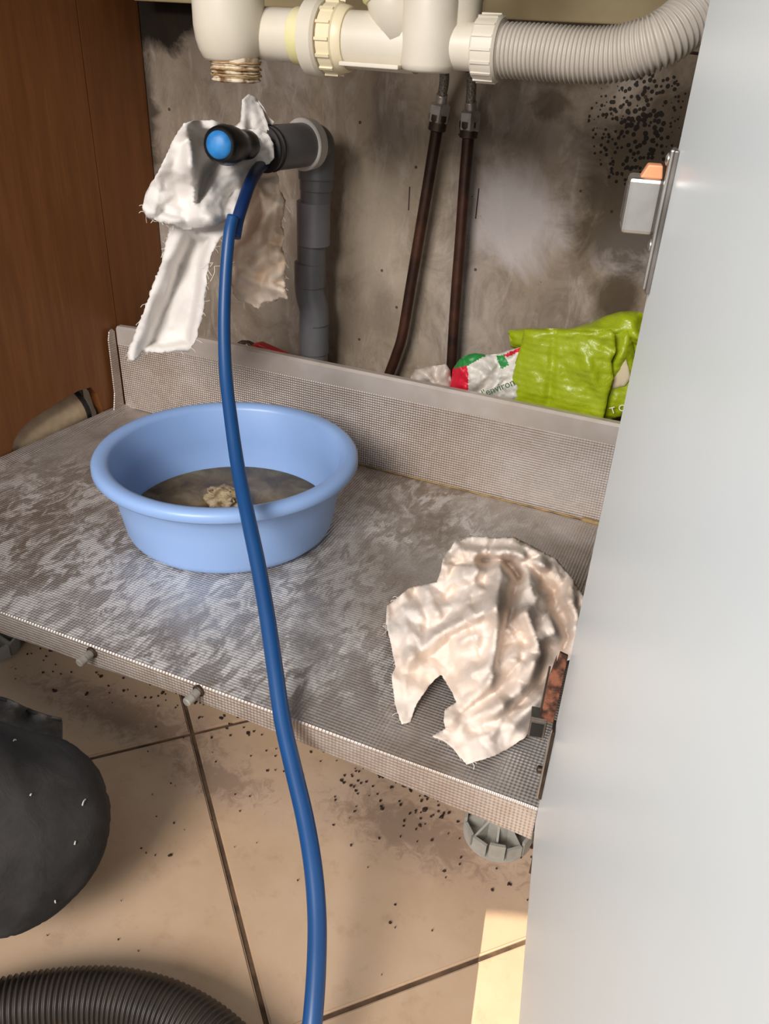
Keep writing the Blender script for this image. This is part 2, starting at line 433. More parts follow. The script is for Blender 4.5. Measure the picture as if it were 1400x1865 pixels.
c = patch(c, [WB(290, 10, .10, .07)], 12, .5, .66, rgb(30, 22, 16), .95, 7, 1.0)
c = patch(c, [WB(700, 560, .04, .1), WB(640, 600, .05, .1)], 13, .62, .9, rgb(122, 108, 94), .6)
# mould spots
mb = t.math('MAXIMUM', t.blob(*WB(1160, 225, .055, .058)), t.math('MULTIPLY', t.blob(*WB(1145, 290, .03, .03)), .9))
sp_ = t.vor(190, t.map((1, 1, 1))); ns_ = t.noise(30, 3)
f = t.math('GREATER_THAN', t.math('ADD', t.math('MULTIPLY', mb, .30), t.math('MULTIPLY', ns_, .72)), t.math('ADD', sp_, .08))
f = t.math('MULTIPLY', f, t.math('GREATER_THAN', mb, 0.0))
c = t.mix(t.math('MULTIPLY', f, .9), c, rgb(24, 20, 18))
sv = t.vor(26); f2 = t.math('LESS_THAN', sv, .055)
c = t.mix(t.math('MULTIPLY', f2, .8), c, rgb(44, 36, 30))
t.set(c, .9, 0, .2); t.bump(t.math('ADD', t.noise(30, 6, .6), t.math('MULTIPLY', t.noise(170, 3), .3)), .35, .004)

# ------------------------------------------------------------------ setting
BT, YF, YL, XL0, XR = .14, .456, .917, -.84, -.0395     # board top, front, lip plane, right end
xl = lambda y: -.8405 + (y - .696) * .118               # inner face of the left panel
fl = obj('floor', box(-1.6, .9, -.9, WY, -.03, -.0028), 'grout', kind='structure')
TS = .3287; u = Vector((.7071, -.7071, 0)); v = Vector((.7071, .7071, 0)); g0 = Vector((-.416, .51, 0))
h = TS / 2 - .0021
bm = bmesh.new(); bmesh.ops.create_cube(bm, size=1)
for q in bm.verts: q.co = Vector((q.co.x * 2 * h, q.co.y * 2 * h, -.005 if q.co.z < 0 else 0))
bmesh.ops.bevel(bm, geom=[e for e in bm.edges if all(q.co.z == 0 for q in e.verts)], offset=.0016, segments=2, affect='EDGES')
tm = bpy.data.meshes.new('tile'); bm.to_mesh(tm); bm.free(); tm.materials.append(M['tile'])
for p in tm.polygons: p.use_smooth = False
for i in range(-4, 6):
    for j in range(-5, 5):
        cpt = g0 + u * TS * (i + .5) + v * TS * (j + .5)
        if -1.3 < cpt.x < .62 and -.62 < cpt.y < WY - .245:
            o = bpy.data.objects.new('tile', tm); COL.objects.link(o); o.parent = fl
            o.location = (cpt.x, cpt.y, random.uniform(-.0003, .0003)); o.rotation_euler = (0, 0, math.radians(-45))
wk = obj('wall_back', box(-1.6, .9, WY, WY + .06, -.03, 1.2), 'wall_plaster', kind='structure')
obj('cutout_backing', box(-1.06, -1.0, .25, WY - .001, -.002, .86), 'wall_plaster', kind='structure')  # added unseen neighbour-cabinet side, blocks the bright world behind the pipe cut-out
# dark scratches on the plaster
for pl_ in (((746, 340), (744, 383)), ((872, 343), (866, 398))):
    a_, b_ = at(*pl_[0], y=WY), at(*pl_[1], y=WY); obj('scratch', obox((a_ + b_) / 2, Vector((.0007, 0, 0)), Vector((0, .0006, 0)), (b_ - a_) / 2), 'debris', wk)
P = [at(x_, y_, y=WY) for x_, y_ in ((1225, 96), (1250, 95), (1275, 98), (1300, 97), (1345, 99), (1390, 100))]
obj('crack', sweep(P, .0016, 6), 'debris', wk)
# base cabinet: side panels, rail, foil floor, feet, pegs, door and hinges are its parts
cab = empty('base_cabinet', (-.44, .69, .0), 'sink base cabinet with brown side panel, foil covered floor and open white door', 'cabinet')
pn = Vector((1, -.118, 0)).normalized()
def lp(y, z): return Vector((xl(y), y, z))
ybk = .925
prof = [(.30, .10), (.715, .10), (.715, .141)]
arch = [(.722, .158), (.735, .170), (.755, .178), (.80, .187), (.84, .192), (.862, .190), (.872, .176), (.877, .150), (.880, .141)]
prof += arch + [(.880, .10), (ybk, .10), (ybk, .86), (.30, .86)]
ls = obj('side_panel', prism([lp(y, z) for y, z in prof], -pn * .018), 'wood_panel', cab, label='brown wood grain side panel with pipe cut-out')
obj('rear_strip', prism([lp(ybk + .0015, .10), lp(WY - .002, .10), lp(WY - .002, .86), lp(ybk + .0015, .86)], -pn * .018), 'wood_panel', ls)
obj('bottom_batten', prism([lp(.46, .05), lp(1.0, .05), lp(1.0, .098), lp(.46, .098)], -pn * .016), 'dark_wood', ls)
# beige pipe seen in the cut-out
pc = [at(95, 800, x=-.862), at(130, 770, x=-.866), at(185, 745, x=-.868)]
bp = empty('waste_pipe', (-.88, .80, .10), 'beige pipe end showing through the cut-out in the brown panel', 'pipe')
P = catmull([Vector((-.890, .60, .132)), Vector((-.878, .74, .138)), Vector((-.868, .82, .1450)), Vector((-.863, .862, .150))], 8)
obj('pipe', sweep(P, .037, 24), 'beige_pipe', bp, smooth=True)
obj('pipe_collar', revolve(P[-1] - (P[-1] - P[-4]).normalized() * .010, P[-1] - P[-4], [(.004, .036), (.005, .0385), (.012, .0385), (.0125, .036)], 24), 'rubber', bp)
# right side panel, dark rear strip, rail, worktop
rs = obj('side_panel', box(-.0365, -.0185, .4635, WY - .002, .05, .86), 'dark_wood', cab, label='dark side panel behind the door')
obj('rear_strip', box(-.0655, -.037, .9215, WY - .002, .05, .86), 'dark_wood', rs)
obj('back_rail', box(-.775, -.067, .985, 1.012, .676, .74), 'rail_wood', cab, bevel=.002, label='pale yellow wooden rail')
obj('worktop', box(-.95, .5, .44, WY - .002, .862, .90), 'worktop_grey', label='grey worktop over the open cabinet', cat='worktop', bevel=.003)

# ------------------------------------------------------------------ foil tray board
nx = 40; V = []; F = []
xa, xb = xl(YF) + .001, XR
# core board
tr = obj('floor_board', ([Vector(p) for z in (BT - .017, BT - .0015) for p in ((xl(YF) + .003, YF + .002, z), (XR - .001, YF + .002, z), (XR - .001, YL + .001, z), (xl(YL) + .003, YL + .001, z))],
    [(0, 3, 2, 1), (4, 5, 6, 7), (0, 1, 5, 4), (1, 2, 6, 5), (2, 3, 7, 6), (3, 0, 4, 7)]), 'dark_wood', cab, label='board covered in embossed aluminium foil')
# foil sheet over the board (slightly wavy), left edge turned up
ny = 30; V = []; F = []
for j in range(ny + 1):
    y = YF + (YL - YF) * j / ny
    for i in range(nx + 1):
        x = xl(y) + .002 + (XR - xl(y) - .002) * i / nx
        z = BT + .0007 * noise.noise(Vector((x * 9, y * 9, 1)))
        if i == 0: z += .006
        V.append(Vector((x, y, z)))
for j in range(ny):
    for i in range(nx):
        a = j * (nx + 1) + i; F.append((a, a + 1, a + nx + 2, a + nx + 1))
obj('foil_sheet', (V, F), 'foil_board', tr, smooth=True)
# folded front skirt with varying depth
V = []; F = []; n = 60
def skirt(x):
    tt = (x - xa) / (xb - xa)
    return .0285 - .0075 * math.exp(-((tt - .62) / .17) ** 2) + .008 * max(0, (tt - .78) / .22) ** 1.3
for i in range(n + 1):
    x = xa + (xb - xa) * i / n
    z0 = BT + .0007 * noise.noise(Vector((x * 9, YF * 9, 1)))
    for (dy, dz) in ((0, 0), (-.0012, -.0012), (-.0016, -.003), (-.0016 + .0008 * noise.noise(Vector((x * 14, 0, 4))), -skirt(x)), (.004, -skirt(x) - .0006), (.02, -skirt(x) + .003)):
        V.append(Vector((x, YF + dy, z0 + dz)))
for i in range(n):
    for k in range(5): a = i * 6 + k; F.append((a, a + 1, a + 7, a + 6))
obj('front_edge', (V, F), 'foil_lip', tr, autos=40)
# back lip: sheet with a smooth folded top
V = []; F = []; n = 40; zt = .275
pr = [(0, .0), (0, .02), (0, .06), (0, .105), (-.0006, .109), (.0, .132), (.003, .1352), (.011, .1352), (.013, .132), (.013, .0)]
for i in range(n + 1):
    x = xl(YL) + .006 + (-.0665 - xl(YL) - .006) * i / n
    wv = .0012 * noise.noise(Vector((x * 7, 0, 2)))
    for (dy, dz) in pr: V.append(Vector((x, YL + dy + wv * (dz > .01), BT + .0005 + dz - (0.008 * max(0, 1 - i / 8) if dz > .1 else 0))))
m_ = len(pr); MI = []
for i in range(n):
    for k in range(m_ - 1):
        a = i * m_ + k; F.append((a, a + 1, a + m_ + 1, a + m_)); MI.append(0 if k < 4 else 1)
F += [tuple(range(m_)), tuple(n * m_ + k for k in range(m_ - 1, -1, -1))]; MI += [1, 1]
obj('back_lip', (V, F, MI), ['foil_lip', 'foil_edge'], tr, autos=40)
# left corner fold
obj('corner_fold', prism([Vector((xl(YL) + .0035, YL - .0035, BT + q)) + Vector((0, w_, 0)) for w_, q in ((0, .004), (0, .122), (-.004, .126), (-.010, .124), (-.014, .112), (-.016, .03), (-.022, .004))], Vector((.0022, 0, 0))), 'foil_lip', tr)
# glue seam between board and lip
P = [Vector((-.46 + .39 * i / 60, YL - .002 + .001 * noise.noise(Vector((i * .9, 3, 0))), BT + .0012)) for i in range(61)]
obj('seam_sealant', sweep(P, [.0012 + .0016 * max(0, noise.noise(Vector((i * .35, 0, 9)))) + (.0015 if i > 55 else 0) for i in range(61)], 6), 'glue', tr, smooth=True)
# dowel pegs on the front edge
for (px, py, lab) in ((168, 1188, 'grey peg in the front foil edge nearest the dark knee'), (362, 1258, 'grey peg in the front foil edge above the tile joint')):
    p = at(px, py, y=YF - .002)
    ax = Vector((-.12, -1, -.10))
    e = obj('shelf_peg', revolve(p + Vector((0, .004, 0)), ax, [(0, .0042), (.013, .0042), (.0135, .0048), (.020, .0046), (.021, .0036)], 14), 'peg_grey', cab, autos=40)
    obj('collar', revolve(p + Vector((0, .002, 0)), ax, [(0, .0062), (.003, .0062), (.0036, .0055)], 14), 'fitting_dark', e, autos=40)
# adjustable feet
def foot(x, y, lab):
    c = Vector((x, y, 0)); z = Vector((0, 0, 1))
    e = obj('foot', revolve(c, z, [(0, .0335), (.003, .0335), (.0035, .032)], 32), 'foot_plastic', cab, autos=30)
    V, F = [], []
    n = 12
    for k in range(n):
        a = 2 * math.pi * k / n; b = 2 * math.pi * (k + .86) / n
        pts = [(math.cos(q) * r, math.sin(q) * r) for q, r in ((a, .034), (b, .034), (b, .031), (a, .031))]
        vf = prism([c + Vector((px, py, .0035)) for px, py in pts], Vector((0, 0, .016 + .003 * math.sin(k * 2.3))))
        V, F = join((V, F), vf)
    obj('rim', (V, F), 'foot_plastic', e)
    for k in range(8):
        a = 2 * math.pi * k / 8 + .2; d = Vector((math.cos(a), math.sin(a), 0)); s = Vector((-d.y, d.x, 0)) * .0011
        obj('rib', prism([c + d * .013 + s + z * .0035, c + d * .031 + s + z * .0035, c + d * .031 + s + z * .014, c + d * .013 + s + z * .026], -s * 2), 'foot_plastic', e)
    obj('stem', revolve(c, z, [(.003, .0145), (.05, .0135), (.052, .016), (.0935, .016)], 24), 'foot_plastic', e, autos=30)
    obj('top_plate', box(x - .028, x + .028, y - .028, y + .028, .0937, .1005), 'foot_plastic', e, bevel=.001)
f1 = at(905, 1512, z=.008); foot(f1.x, f1.y + .004, 'round grey ribbed foot under the right end of the foil board')
f2 = at(-18, 1172, z=.008); foot(f2.x, f2.y, 'round grey ribbed foot under the left end of the foil board')

# ------------------------------------------------------------------ white door and hinges
H0 = Vector((-.0393, .4545, 0)); dd = Vector((.186, -.9825, 0)).normalized(); dn = Vector((.9825, .186, 0)).normalized(); Z = Vector((0, 0, 1))
obj('door', prism([H0 + Z * .125, H0 + dd * .41 + Z * .125, H0 + dd * .41 + dn * .018 + Z * .125, H0 + dn * .018 + Z * .125], Z * .72), 'door_white', cab, label='white glossy door standing open', bevel=.0012)
def hz(px, py): return at(px, py, y=.45).z
# upper hinge
zt_, zb_ = hz(1303, 278), hz(1240, 540)
zc = (zt_ + zb_) / 2
def plate(c, la, lb, lz, name, mat, par, bev=.0008):  # box in the door's frame: la across normal, lb along door, lz height
    return obj(name, obox(c, dn * la, dd * lb, Z * lz), mat, par, bevel=bev)
hu = plate(H0 - dn * .0012 + dd * .004 + Z * zc, .0012, .0075, (zt_ - zb_) / 2, 'hinge', 'zinc_dull', cab); hu['label'] = 'silver hinge with orange tip'
plate(H0 - dn * .0030 + dd * .0075 + Z * (zc + .001), .0010, .0022, (zt_ - zb_) / 2 - .001, 'plate_flange', 'zinc', hu)
zbx = hz(1250, 388)
plate(H0 - dn * .0115 - dd * .009 + Z * zbx, .0085, .010, .0135, 'hinge_arm', 'zinc', hu, .002)
plate(H0 - dn * .0115 - dd * .009 + Z * (zbx + .0005), .0092, .0075, .0105, 'arm_cover', 'zinc_dull', hu, .002)
obj('plastic_tip', prism([H0 - dd * .012 - dn * .004 + Z * (zbx + .013), H0 - dd * .012 - dn * .015 + Z * (zbx + .013), H0 - dd * .012 - dn * .012 + Z * (zbx + .0195), H0 - dd * .012 - dn * .005 + Z * (zbx + .0195)], dd * .009), 'orange_plastic', hu, bevel=.0008)
for zz in (zt_ - .005, hz(1245, 455)):
    obj('screw', revolve(H0 - dn * .0032 + dd * .003 + Z * zz, -dn, [(0, .0032), (.0012, .003), (.002, .0015)], 12), 'zinc', hu, autos=40)
# lower hinge: rusty arm sticking up, folded plate below
z1, z2, z3 = hz(1040, 1200), hz(1005, 1322), hz(992, 1448)
a = -dd * .002 - dn * .0065
hl = plate(H0 - dn * .0012 + dd * .004 + Z * ((z2 + z3) / 2), .0012, .007, (z2 - z3) / 2, 'hinge', 'fitting_dark', cab); hl['label'] = 'rusty broken hinge'
obj('rusty_arm', prism([H0 + a + dn * .0045 + Z * z2, H0 + a - dn * .0052 + Z * (z2 - .002), H0 + a - dn * .0048 + Z * (z2 + .042), H0 + a - dn * .0025 + Z * (z1 - .004), H0 + a - dn * .0015 + Z * (z1 - .010), H0 + a - dn * .0008 + Z * z1, H0 + a + dn * .005 + Z * (z1 - .002)], dd * .0028), 'rust', hl, bevel=.0006)
obj('arm_side', prism([H0 + a - dn * .0052 + Z * (z2 + .004), H0 + a - dn * .0048 + Z * (z2 + .05), H0 + a - dn * .0048 - dd * .006 + Z * (z2 + .044), H0 + a - dn * .0052 - dd * .006 + Z * z2], -dn * .0012), 'fitting_dark', hl)
obj('arm_bracket', join(obox(H0 - dn * .0125 + dd * .000 + Z * (z2 - .0085), dn * .0062, dd * .0014, Z * .0085), obox(H0 - dn * .0125 - dd * .005 + Z * (z2 + .0006), dn * .0062, dd * .006, Z * .0011)), 'zinc_dull', hl, bevel=.0006)
obj('bracket_slot', obox(H0 - dn * .0128 + dd * .0017 + Z * (z2 - .0095), dn * .0045, dd * .0006, Z * .0062), 'rubber', hl)
plate(H0 - dn * .0030 + dd * .0085 + Z * ((z2 + z3) / 2), .0009, .0016, (z2 - z3) / 2, 'plate_flange', 'zinc', hl)
obj('screw', revolve(H0 - dn * .0024 + dd * .001 + Z * (z3 + .022), -dn, [(0, .003), (.004, .003), (.005, .0015)], 12), 'fitting_dark', hl, autos=40)

# ------------------------------------------------------------------ white drain trap
SY = .75
def s(px, py): return at(px, py, y=SY)
dp = empty('drain_trap', (s(640, 75).x, SY, .60), 'white plastic drain trap with yellowed nuts hanging under the sink', 'drain trap')
X = Vector((1, 0, 0))
cb = at(418, 60, y=.73); ppx = 1488 / .745
rb = 64 / ppx
zb0 = at(420, 112, y=.73).z
obj('trap_bowl', revolve(Vector((cb.x, .73, 0)), Z, [(zb0 + .0005, rb * .70), (zb0 + .003, rb * .78), (zb0 + .009, rb * .88), (zb0 + .017, rb * .955), (zb0 + .028, rb), (.80, rb * 1.0)], 40), 'white_plastic', dp, smooth=True)
tc_ = Vector((at(430, 130, y=.73).x, .73, 0)); z_lo = at(430, 149, y=.73).z
rt = 45 / ppx; prf = [(z_lo, rt * .86)]
nt = 5
for k in range(nt):
    z0 = z_lo + (zb0 - z_lo) * k / nt; dz = (zb0 - z_lo) / nt
    prf += [(z0 + dz * .1, rt * .93), (z0 + dz * .4, rt), (z0 + dz * .6, rt), (z0 + dz * .9, rt * .93)]
prf += [(zb0 + .004, rt * .95)]
th = obj('threaded_outlet', revolve(tc_, Z, prf, 36), 'thread_dirt', dp, autos=50)
for k in range(3):
    zz = z_lo + .006 + k * .005
    P = [tc_ + Vector((math.cos(a_ / 20 * 6.28) * rt * 1.01, math.sin(a_ / 20 * 6.28) * rt * 1.01, zz + .002 * noise.noise(Vector((a_ * .8, k, 0))))) for a_ in range(21)]
    obj('hemp_strand', sweep(P, .0009, 5, False), 'hemp', th, smooth=True)
def hp(x0, x1, yy, prof_r, name, mat, seg=36, par=None):
    """part revolved on the X axis between two pixel columns"""
    a, b = s(x0, yy(x0)), s(x1, yy(x1)); L = (b - a).length
    return obj(name, revolve(a, b - a, [(q * L, r / ppx) for q, r in prof_r], seg), mat, par or dp, autos=35)
ax_ = lambda x: 63 + (x - 500) * .066
hp(450, 575, ax_, [(0, 43), (1, 43)], 'inlet_pipe', 'white_plastic')
hp(540, 600, ax_, [(0, 44.5), (.05, 46), (.95, 47), (1, 45)], 'stained_sleeve', 'yellow_plastic')
hp(566, 596, ax_, [(0, 50), (.05, 62), (.85, 63), (1, 58)], 'collar_ring', 'white_plastic')
hp(598, 640, ax_, [(0, 54), (.06, 57), (.6, 57), (.66, 54), (.9, 52), (1, 49)], 'union_nut', 'cream_nut', 28)
for k in range(14):   # grip ridges on the union nut
    a_ = 2 * math.pi * k / 14; c0 = s(611, ax_(611)); r_ = 57.5 / ppx
    n_ = Vector((0, math.cos(a_), math.sin(a_)))
    obj('grip_ridge', obox(c0 + n_ * r_, X * .0065, n_ * .0012, Vector((0, -n_.z, n_.y)) * .0012), 'cream_nut', dp)
hp(630, 760, ax_, [(0, 45), (1, 46)], 'outlet_pipe', 'white_plastic')
# Y branch going up
c1 = s(735, 70); c2 = s(700, -60)
obj('branch_pipe', revolve(c1, c2 - c1, [(0, 46 / ppx), ((c2 - c1).length, 44 / ppx)], 32), 'white_plastic', dp, smooth=True)
obj('branch_socket', revolve(c1.lerp(c2, .62), c2 - c1, [(0, 47 / ppx), (.002, 50 / ppx), (.06, 50 / ppx)], 32), 'yellow_plastic', dp, autos=35)
# junction body: rounded upright housing
jb = s(788, 70)
zj = s(788, 131).z; rj = 47 / ppx
obj('junction_body', revolve(Vector((jb.x, SY - .008, 0)), Z, [(zj, rj * .80), (zj + .002, rj * .93), (zj + .006, rj), (zj + .052, rj), (zj + .060, rj * .95), (zj + .066, rj * .8), (zj + .070, rj * .5), (zj + .071, .001)], 40), 'white_plastic', dp, smooth=True)
jb2 = s(815, 60)
obj('junction_back', revolve(Vector((jb2.x, SY + .012, 0)), Z, [(zj + .012, rj * .8), (zj + .016, rj), (.76, rj)], 36), 'white_plastic', dp, smooth=True)
obj('stop_strip', obox(s(690, 118) + Vector((0, -.018, 0)), X * .028, Vector((0, .006, 0)), Z * .0018), 'white_plastic', dp, bevel=.001)
ay = lambda x: 84 + (x - 830) * .06
hp(800, 880, ay, [(0, 36), (1, 36)], 'outlet_neck', 'white_plastic')
hp(869, 913, lambda x: 88 + (x - 869) * .06, [(0, 46), (.08, 49), (.9, 50), (1, 46)], 'outlet_nut', 'white_plastic')
for k in range(16):
    a_ = 2 * math.pi * k / 16; c0 = s(890, 89); n_ = Vector((0, math.cos(a_), math.sin(a_)))
    obj('grip_ridge', obox(c0 + n_ * 49.5 / ppx, X * .0085, n_ * .0009, Vector((0, -n_.z, n_.y)) * .0010), 'white_plastic', dp)
obj('rubber_washer', revolve(s(596.5, ax_(596)), X, [(0, 52 / ppx), (.002, 52 / ppx)], 28), 'hemp', dp)
# corrugated grey hose
P = catmull([s(905, 91), s(980, 95), s(1060, 101) , s(1130, 97), s(1200, 74), at(1255, 34, y=.765), at(1305, -12, y=.80), at(1335, -80, y=.845), at(1340, -150, y=.86)], 14)
obj('corrugated_drain_hose', ringed(P, .0178, .0208, .0036, 28, 6), 'hose_grey', smooth=True, label='grey corrugated drain hose curving up from the white trap', cat='hose')

# ------------------------------------------------------------------ copper supply pipes
def supply(path, nutpx, hosepath, lab):
    y = 1.002
    P = [at(px, py, y=y) for px, py in path]
    e = empty('supply_pipe', (P[0].x, P[0].y, P[0].z), lab, 'pipe', 'copper supply pipes')
    Q = catmull(P, 8)
    obj('copper_tube', sweep(Q, .0071, 18), 'copper_pipe', e, smooth=True)
    nc = at(*nutpx, y=y); ax = (P[-1] - P[-2]).normalized()
    obj('compression_collar', revolve(P[-1] - ax * .004, ax, [(0, .0085), (.001, .0105), (.008, .0105), (.012, .0118), (.018, .0118)], 20), 'fitting_dark', e, autos=35)
    obj('hex_nut', revolve(nc - ax * .010, ax, [(0, .0105), (.0015, .0128), (.019, .0128), (.021, .0105)], 6, phase=.35), 'nut_metal', e)
    HP = catmull([nc + ax * .008] + [at(px, py, y=yy) for px, py, yy in hosepath], 8)
    k = 6
    obj('crimp_sleeve', sweep(HP[:k + 3], .0066, 16), 'nut_metal', e, smooth=True)
    obj('braided_hose', sweep(HP[k:], .0056, 16), 'braid', e, smooth=True)
supply([(700, 706), (709, 680), (722, 645), (733, 608), (748, 520), (765, 420), (781, 325), (796, 232)], (800, 207), [(805, 172, 1.0), (809, 140, .99), (804, 80, .96), (790, -40, .93), (780, -140, .92)],
       'dark copper pipe bent at its foot, nearer the grey drain')
supply([(821, 690), (823, 650), (830, 540), (838, 440), (846, 330), (853, 245)], (856, 221), [(857, 185, 1.0), (858, 150, .99), (852, 90, .965), (850, -40, .95), (850, -140, .94)],
       'straight dark copper pipe rising behind the white red bag')

# ------------------------------------------------------------------ grey drain pipe
gx, gy = -.5135, .977
gp = empty('drain_pipe', (gx, gy, 0), 'grey plastic drain pipe on the wall with an elbow and open socket', 'drain pipe')
gz = lambda py: at(572, py, y=gy).z
zE = at(582, 262, y=.965).z
def vert(p0, p1, r, name, mat='grey_pvc', dx=0, lip=True):
    a, b = gz(p1), gz(p0); c = Vector((gx + dx, gy, a)); L = b - a
    pr = [(0, r - .001), (.001, r), (L - .001, r), (L, r - .001)]
    obj(name, revolve(c, Z, pr, 32), mat, gp, autos=35)
obj('lower_pipe', sweep([Vector((gx, gy, .0)), Vector((gx, gy, gz(570)))], .0192, 32), 'grey_pvc', gp, autos=35)
vert(572, 642, .0205, 'lower_coupling')
P = catmull([Vector((gx + .001, gy, gz(590))), Vector((gx, gy, gz(565))), Vector((gx - .006, gy, gz(535))), Vector((gx - .0075, gy, gz(510)))], 8)
obj('offset_bend', sweep(P, .0202, 32), 'grey_pvc', gp, smooth=True)
vert(478, 522, .0212, 'offset_socket', dx=-.006)
vert(440, 480, .0190, 'short_pipe', dx=-.004)
vert(366, 446, .0218, 'long_coupling', 'grey_pvc_light', dx=-.001)
vert(338, 368, .0196, 'upper_pipe', dx=.002)
vert(310, 346, .0212, 'elbow_skirt', dx=.003)
P = catmull([Vector((gx + .003, gy, gz(325))), Vector((gx + .003, gy, gz(300))), Vector((gx + .005, gy - .004, zE - .004)), Vector((gx + .0055, gy - .018, zE)), Vector((gx + .006, .945, zE))], 10)
obj('elbow', sweep(P, .0228, 32), 'grey_pvc', gp, smooth=True)
ec = Vector((gx + .006, .945, zE)); YA = Vector((-.20, -.98, .012)).normalized()
obj('socket_rim', revolve(ec + Vector((0, .014, 0)), YA, [(0, .0235), (.004, .0285), (.018, .0295), (.0195, .0285), (.0195, .0255)], 40), 'white_ring', gp, autos=35)
obj('stub_pipe', revolve(ec + Vector((0, .005, 0)), YA, [(0, .0245), (.079, .0245), (.080, .0235), (.0795, .0215), (.03, .0215)], 40, caps=False), 'grey_pvc', gp, autos=35)
for k, dz in enumerate((.064, .0725)):
    obj('seal_ring', revolve(ec, YA, [(dz, .0245), (dz + .0006, .0254), (dz + .0022, .0254), (dz + .003, .0245)], 40), 'rubber', gp, autos=50)

# ------------------------------------------------------------------ screwdriver stuck in the pipe
sd0 = at(398, 264, y=.742); sd1 = ec + YA * .066 + Vector((-.004, 0, .004))
sdx = (sd1 - sd0).normalized()
sd = empty('screwdriver', sd0, 'screwdriver with black handle and blue end cap stuck in the grey drain', 'screwdriver')
obj('handle', revolve(sd0, sdx, [(.0, .0150), (.004, .0175), (.012, .0188), (.028, .0188), (.040, .0172), (.052, .0148), (.060, .0138), (.066, .0150), (.078, .0152), (.086, .0135), (.089, .010)], 28), 'black_plastic', sd, smooth=True)
obj('end_cap', revolve(sd0, sdx, [(-.0045, .0005), (-.0042, .006), (-.0025, .011), (.0008, .0138), (.0022, .0140)], 28), 'blue_cap', sd, smooth=True)
obj('grip_inlay', obox(sd0 + sdx * .022 + Vector((0, 0, -.0182)), Vector((.004, 0, 0)), sdx * .010, Z * .0012), 'blue_cap', sd, bevel=.001)
obj('shank', sweep([sd0 + sdx * .086, sd0 + sdx * .15], .0034, 12), 'zinc_dull', sd, smooth=True)

# ------------------------------------------------------------------ cloths
def sheet(outline, step, fn, fray=0):
    pts, tris, nb, B = mesh2d(outline, step, fray)
    return [fn(p) for p in pts], tris, B
def threads(B, fn, n, L, rad, seed):
    rnd = random.Random(seed); V, F = [], []
    cx_ = sum(b[0] for b in B) / len(B); cy_ = sum(b[1] for b in B) / len(B)
    for k in range(n):
        b = B[rnd.randrange(len(B))]; base = fn(b)
        d = Vector((rnd.uniform(-.6, .6) + (.5 if b[0] > cx_ else -.5), rnd.uniform(-.4, .4), rnd.uniform(-1, .4))).normalized(); l = L * rnd.uniform(.4, 1)
        P = catmull([base, base + d * l * .5 + Vector((rnd.uniform(-1, 1), 0, rnd.uniform(-1, 1))) * l * .15, base + d * l + Vector((rnd.uniform(-1, 1), 0, -rnd.uniform(0, 1))) * l * .3], 3)
        V, F = join((V, F), sweep(P, rad, 3, False))
    return V, F
def flatten(*xs):
    return join(*[(x[0], x[1]) for x in xs])
# white rag: flap, tail and spike
hang_d = [(335, 225, .74), (300, 300, .725), (262, 380, .72), (310, 410, .725), (380, 415, .735), (425, 400, .76), (380, 222, .775), (440, 240, .83), (492, 262, .872), (490, 300, .872), (455, 330, .835), (430, 330, .80), (370, 320, .765), (345, 300, .735)]
flap_cr = [([(338, 228), (348, 300), (362, 372)], -.022, 34), ([(372, 300), (400, 340), (362, 378)], .016, 26), ([(430, 300), (395, 350), (365, 385)], -.020, 30),
           ([(275, 385), (330, 398), (400, 392)], -.012, 22), ([(450, 330), (420, 375), (390, 400)], -.010, 20), ([(300, 300), (320, 350), (345, 385)], .007, 22)]
flap_pk = [([(342, 232), (380, 234), (418, 250), (412, 292), (392, 330), (366, 380), (352, 372), (356, 325)], .040, 13), ([(398, 372), (410, 352), (432, 340), (425, 385), (405, 392)], .012, 9), ([(285, 372), (330, 385), (352, 398), (320, 402), (285, 392)], .008, 8)]
ha1, ha2 = facets(225, 530, 165, 665, 38, 14), facets(225, 530, 165, 665, 17, 15)
def f_flap(p):
    y = idw(p, hang_d) + creases(p, flap_cr) * .7 + pockets(p, flap_pk) + .010 * ha1(p) + .0036 * ha2(p) 
    return at(p[0], p[1], y=y)
flap = sheet([(335, 225), (352, 220), (385, 219), (420, 228), (446, 238), (493, 262), (494, 285), (478, 300), (462, 330), (445, 360), (430, 395), (414, 402), (392, 410), (360, 418), (335, 420), (318, 411), (290, 404), (268, 396), (259, 378), (266, 350), (285, 318), (302, 285), (318, 250)], 4.2, f_flap, .8)
tail_d = [(315, 410, .752), (400, 405, .762), (290, 480, .745), (380, 480, .758), (260, 570, .74), (370, 570, .752), (236, 655, .735), (340, 640, .748), (300, 560, .752), (330, 480, .762)]
tail_cr = [([(345, 430), (322, 500), (290, 570), (262, 640)], .022, 26), ([(330, 425), (300, 500), (268, 580), (240, 650)], -.012, 22), ([(392, 430), (375, 520), (355, 630)], -.010, 20), ([(250, 618), (290, 612), (330, 625)], -.006, 16)]
tail_pk = [([(342, 424), (386, 432), (372, 480), (368, 520), (358, 575), (346, 628), (300, 636), (264, 634), (272, 600), (298, 545), (318, 485)], .020, 12)]
def f_tail(p): return at(p[0], p[1], y=idw(p, tail_d) + creases(p, tail_cr) * .5 + pockets(p, tail_pk) + .0035 * ha1(p) + .0014 * ha2(p))
tail = sheet([(312, 404), (360, 412), (414, 402), (410, 425), (396, 442), (384, 468), (378, 490), (376, 520), (372, 548), (370, 572), (362, 598), (357, 620), (343, 640), (320, 638), (295, 643), (275, 642), (258, 640), (250, 654), (236, 659), (231, 645), (240, 622), (253, 590), (266, 555), (280, 515), (290, 488), (297, 470), (303, 440)], 4.2, f_tail, 1.6)
sp_d = [(445, 175, .875), (470, 180, .88), (495, 262, .868), (430, 236, .84), (460, 220, .862)]
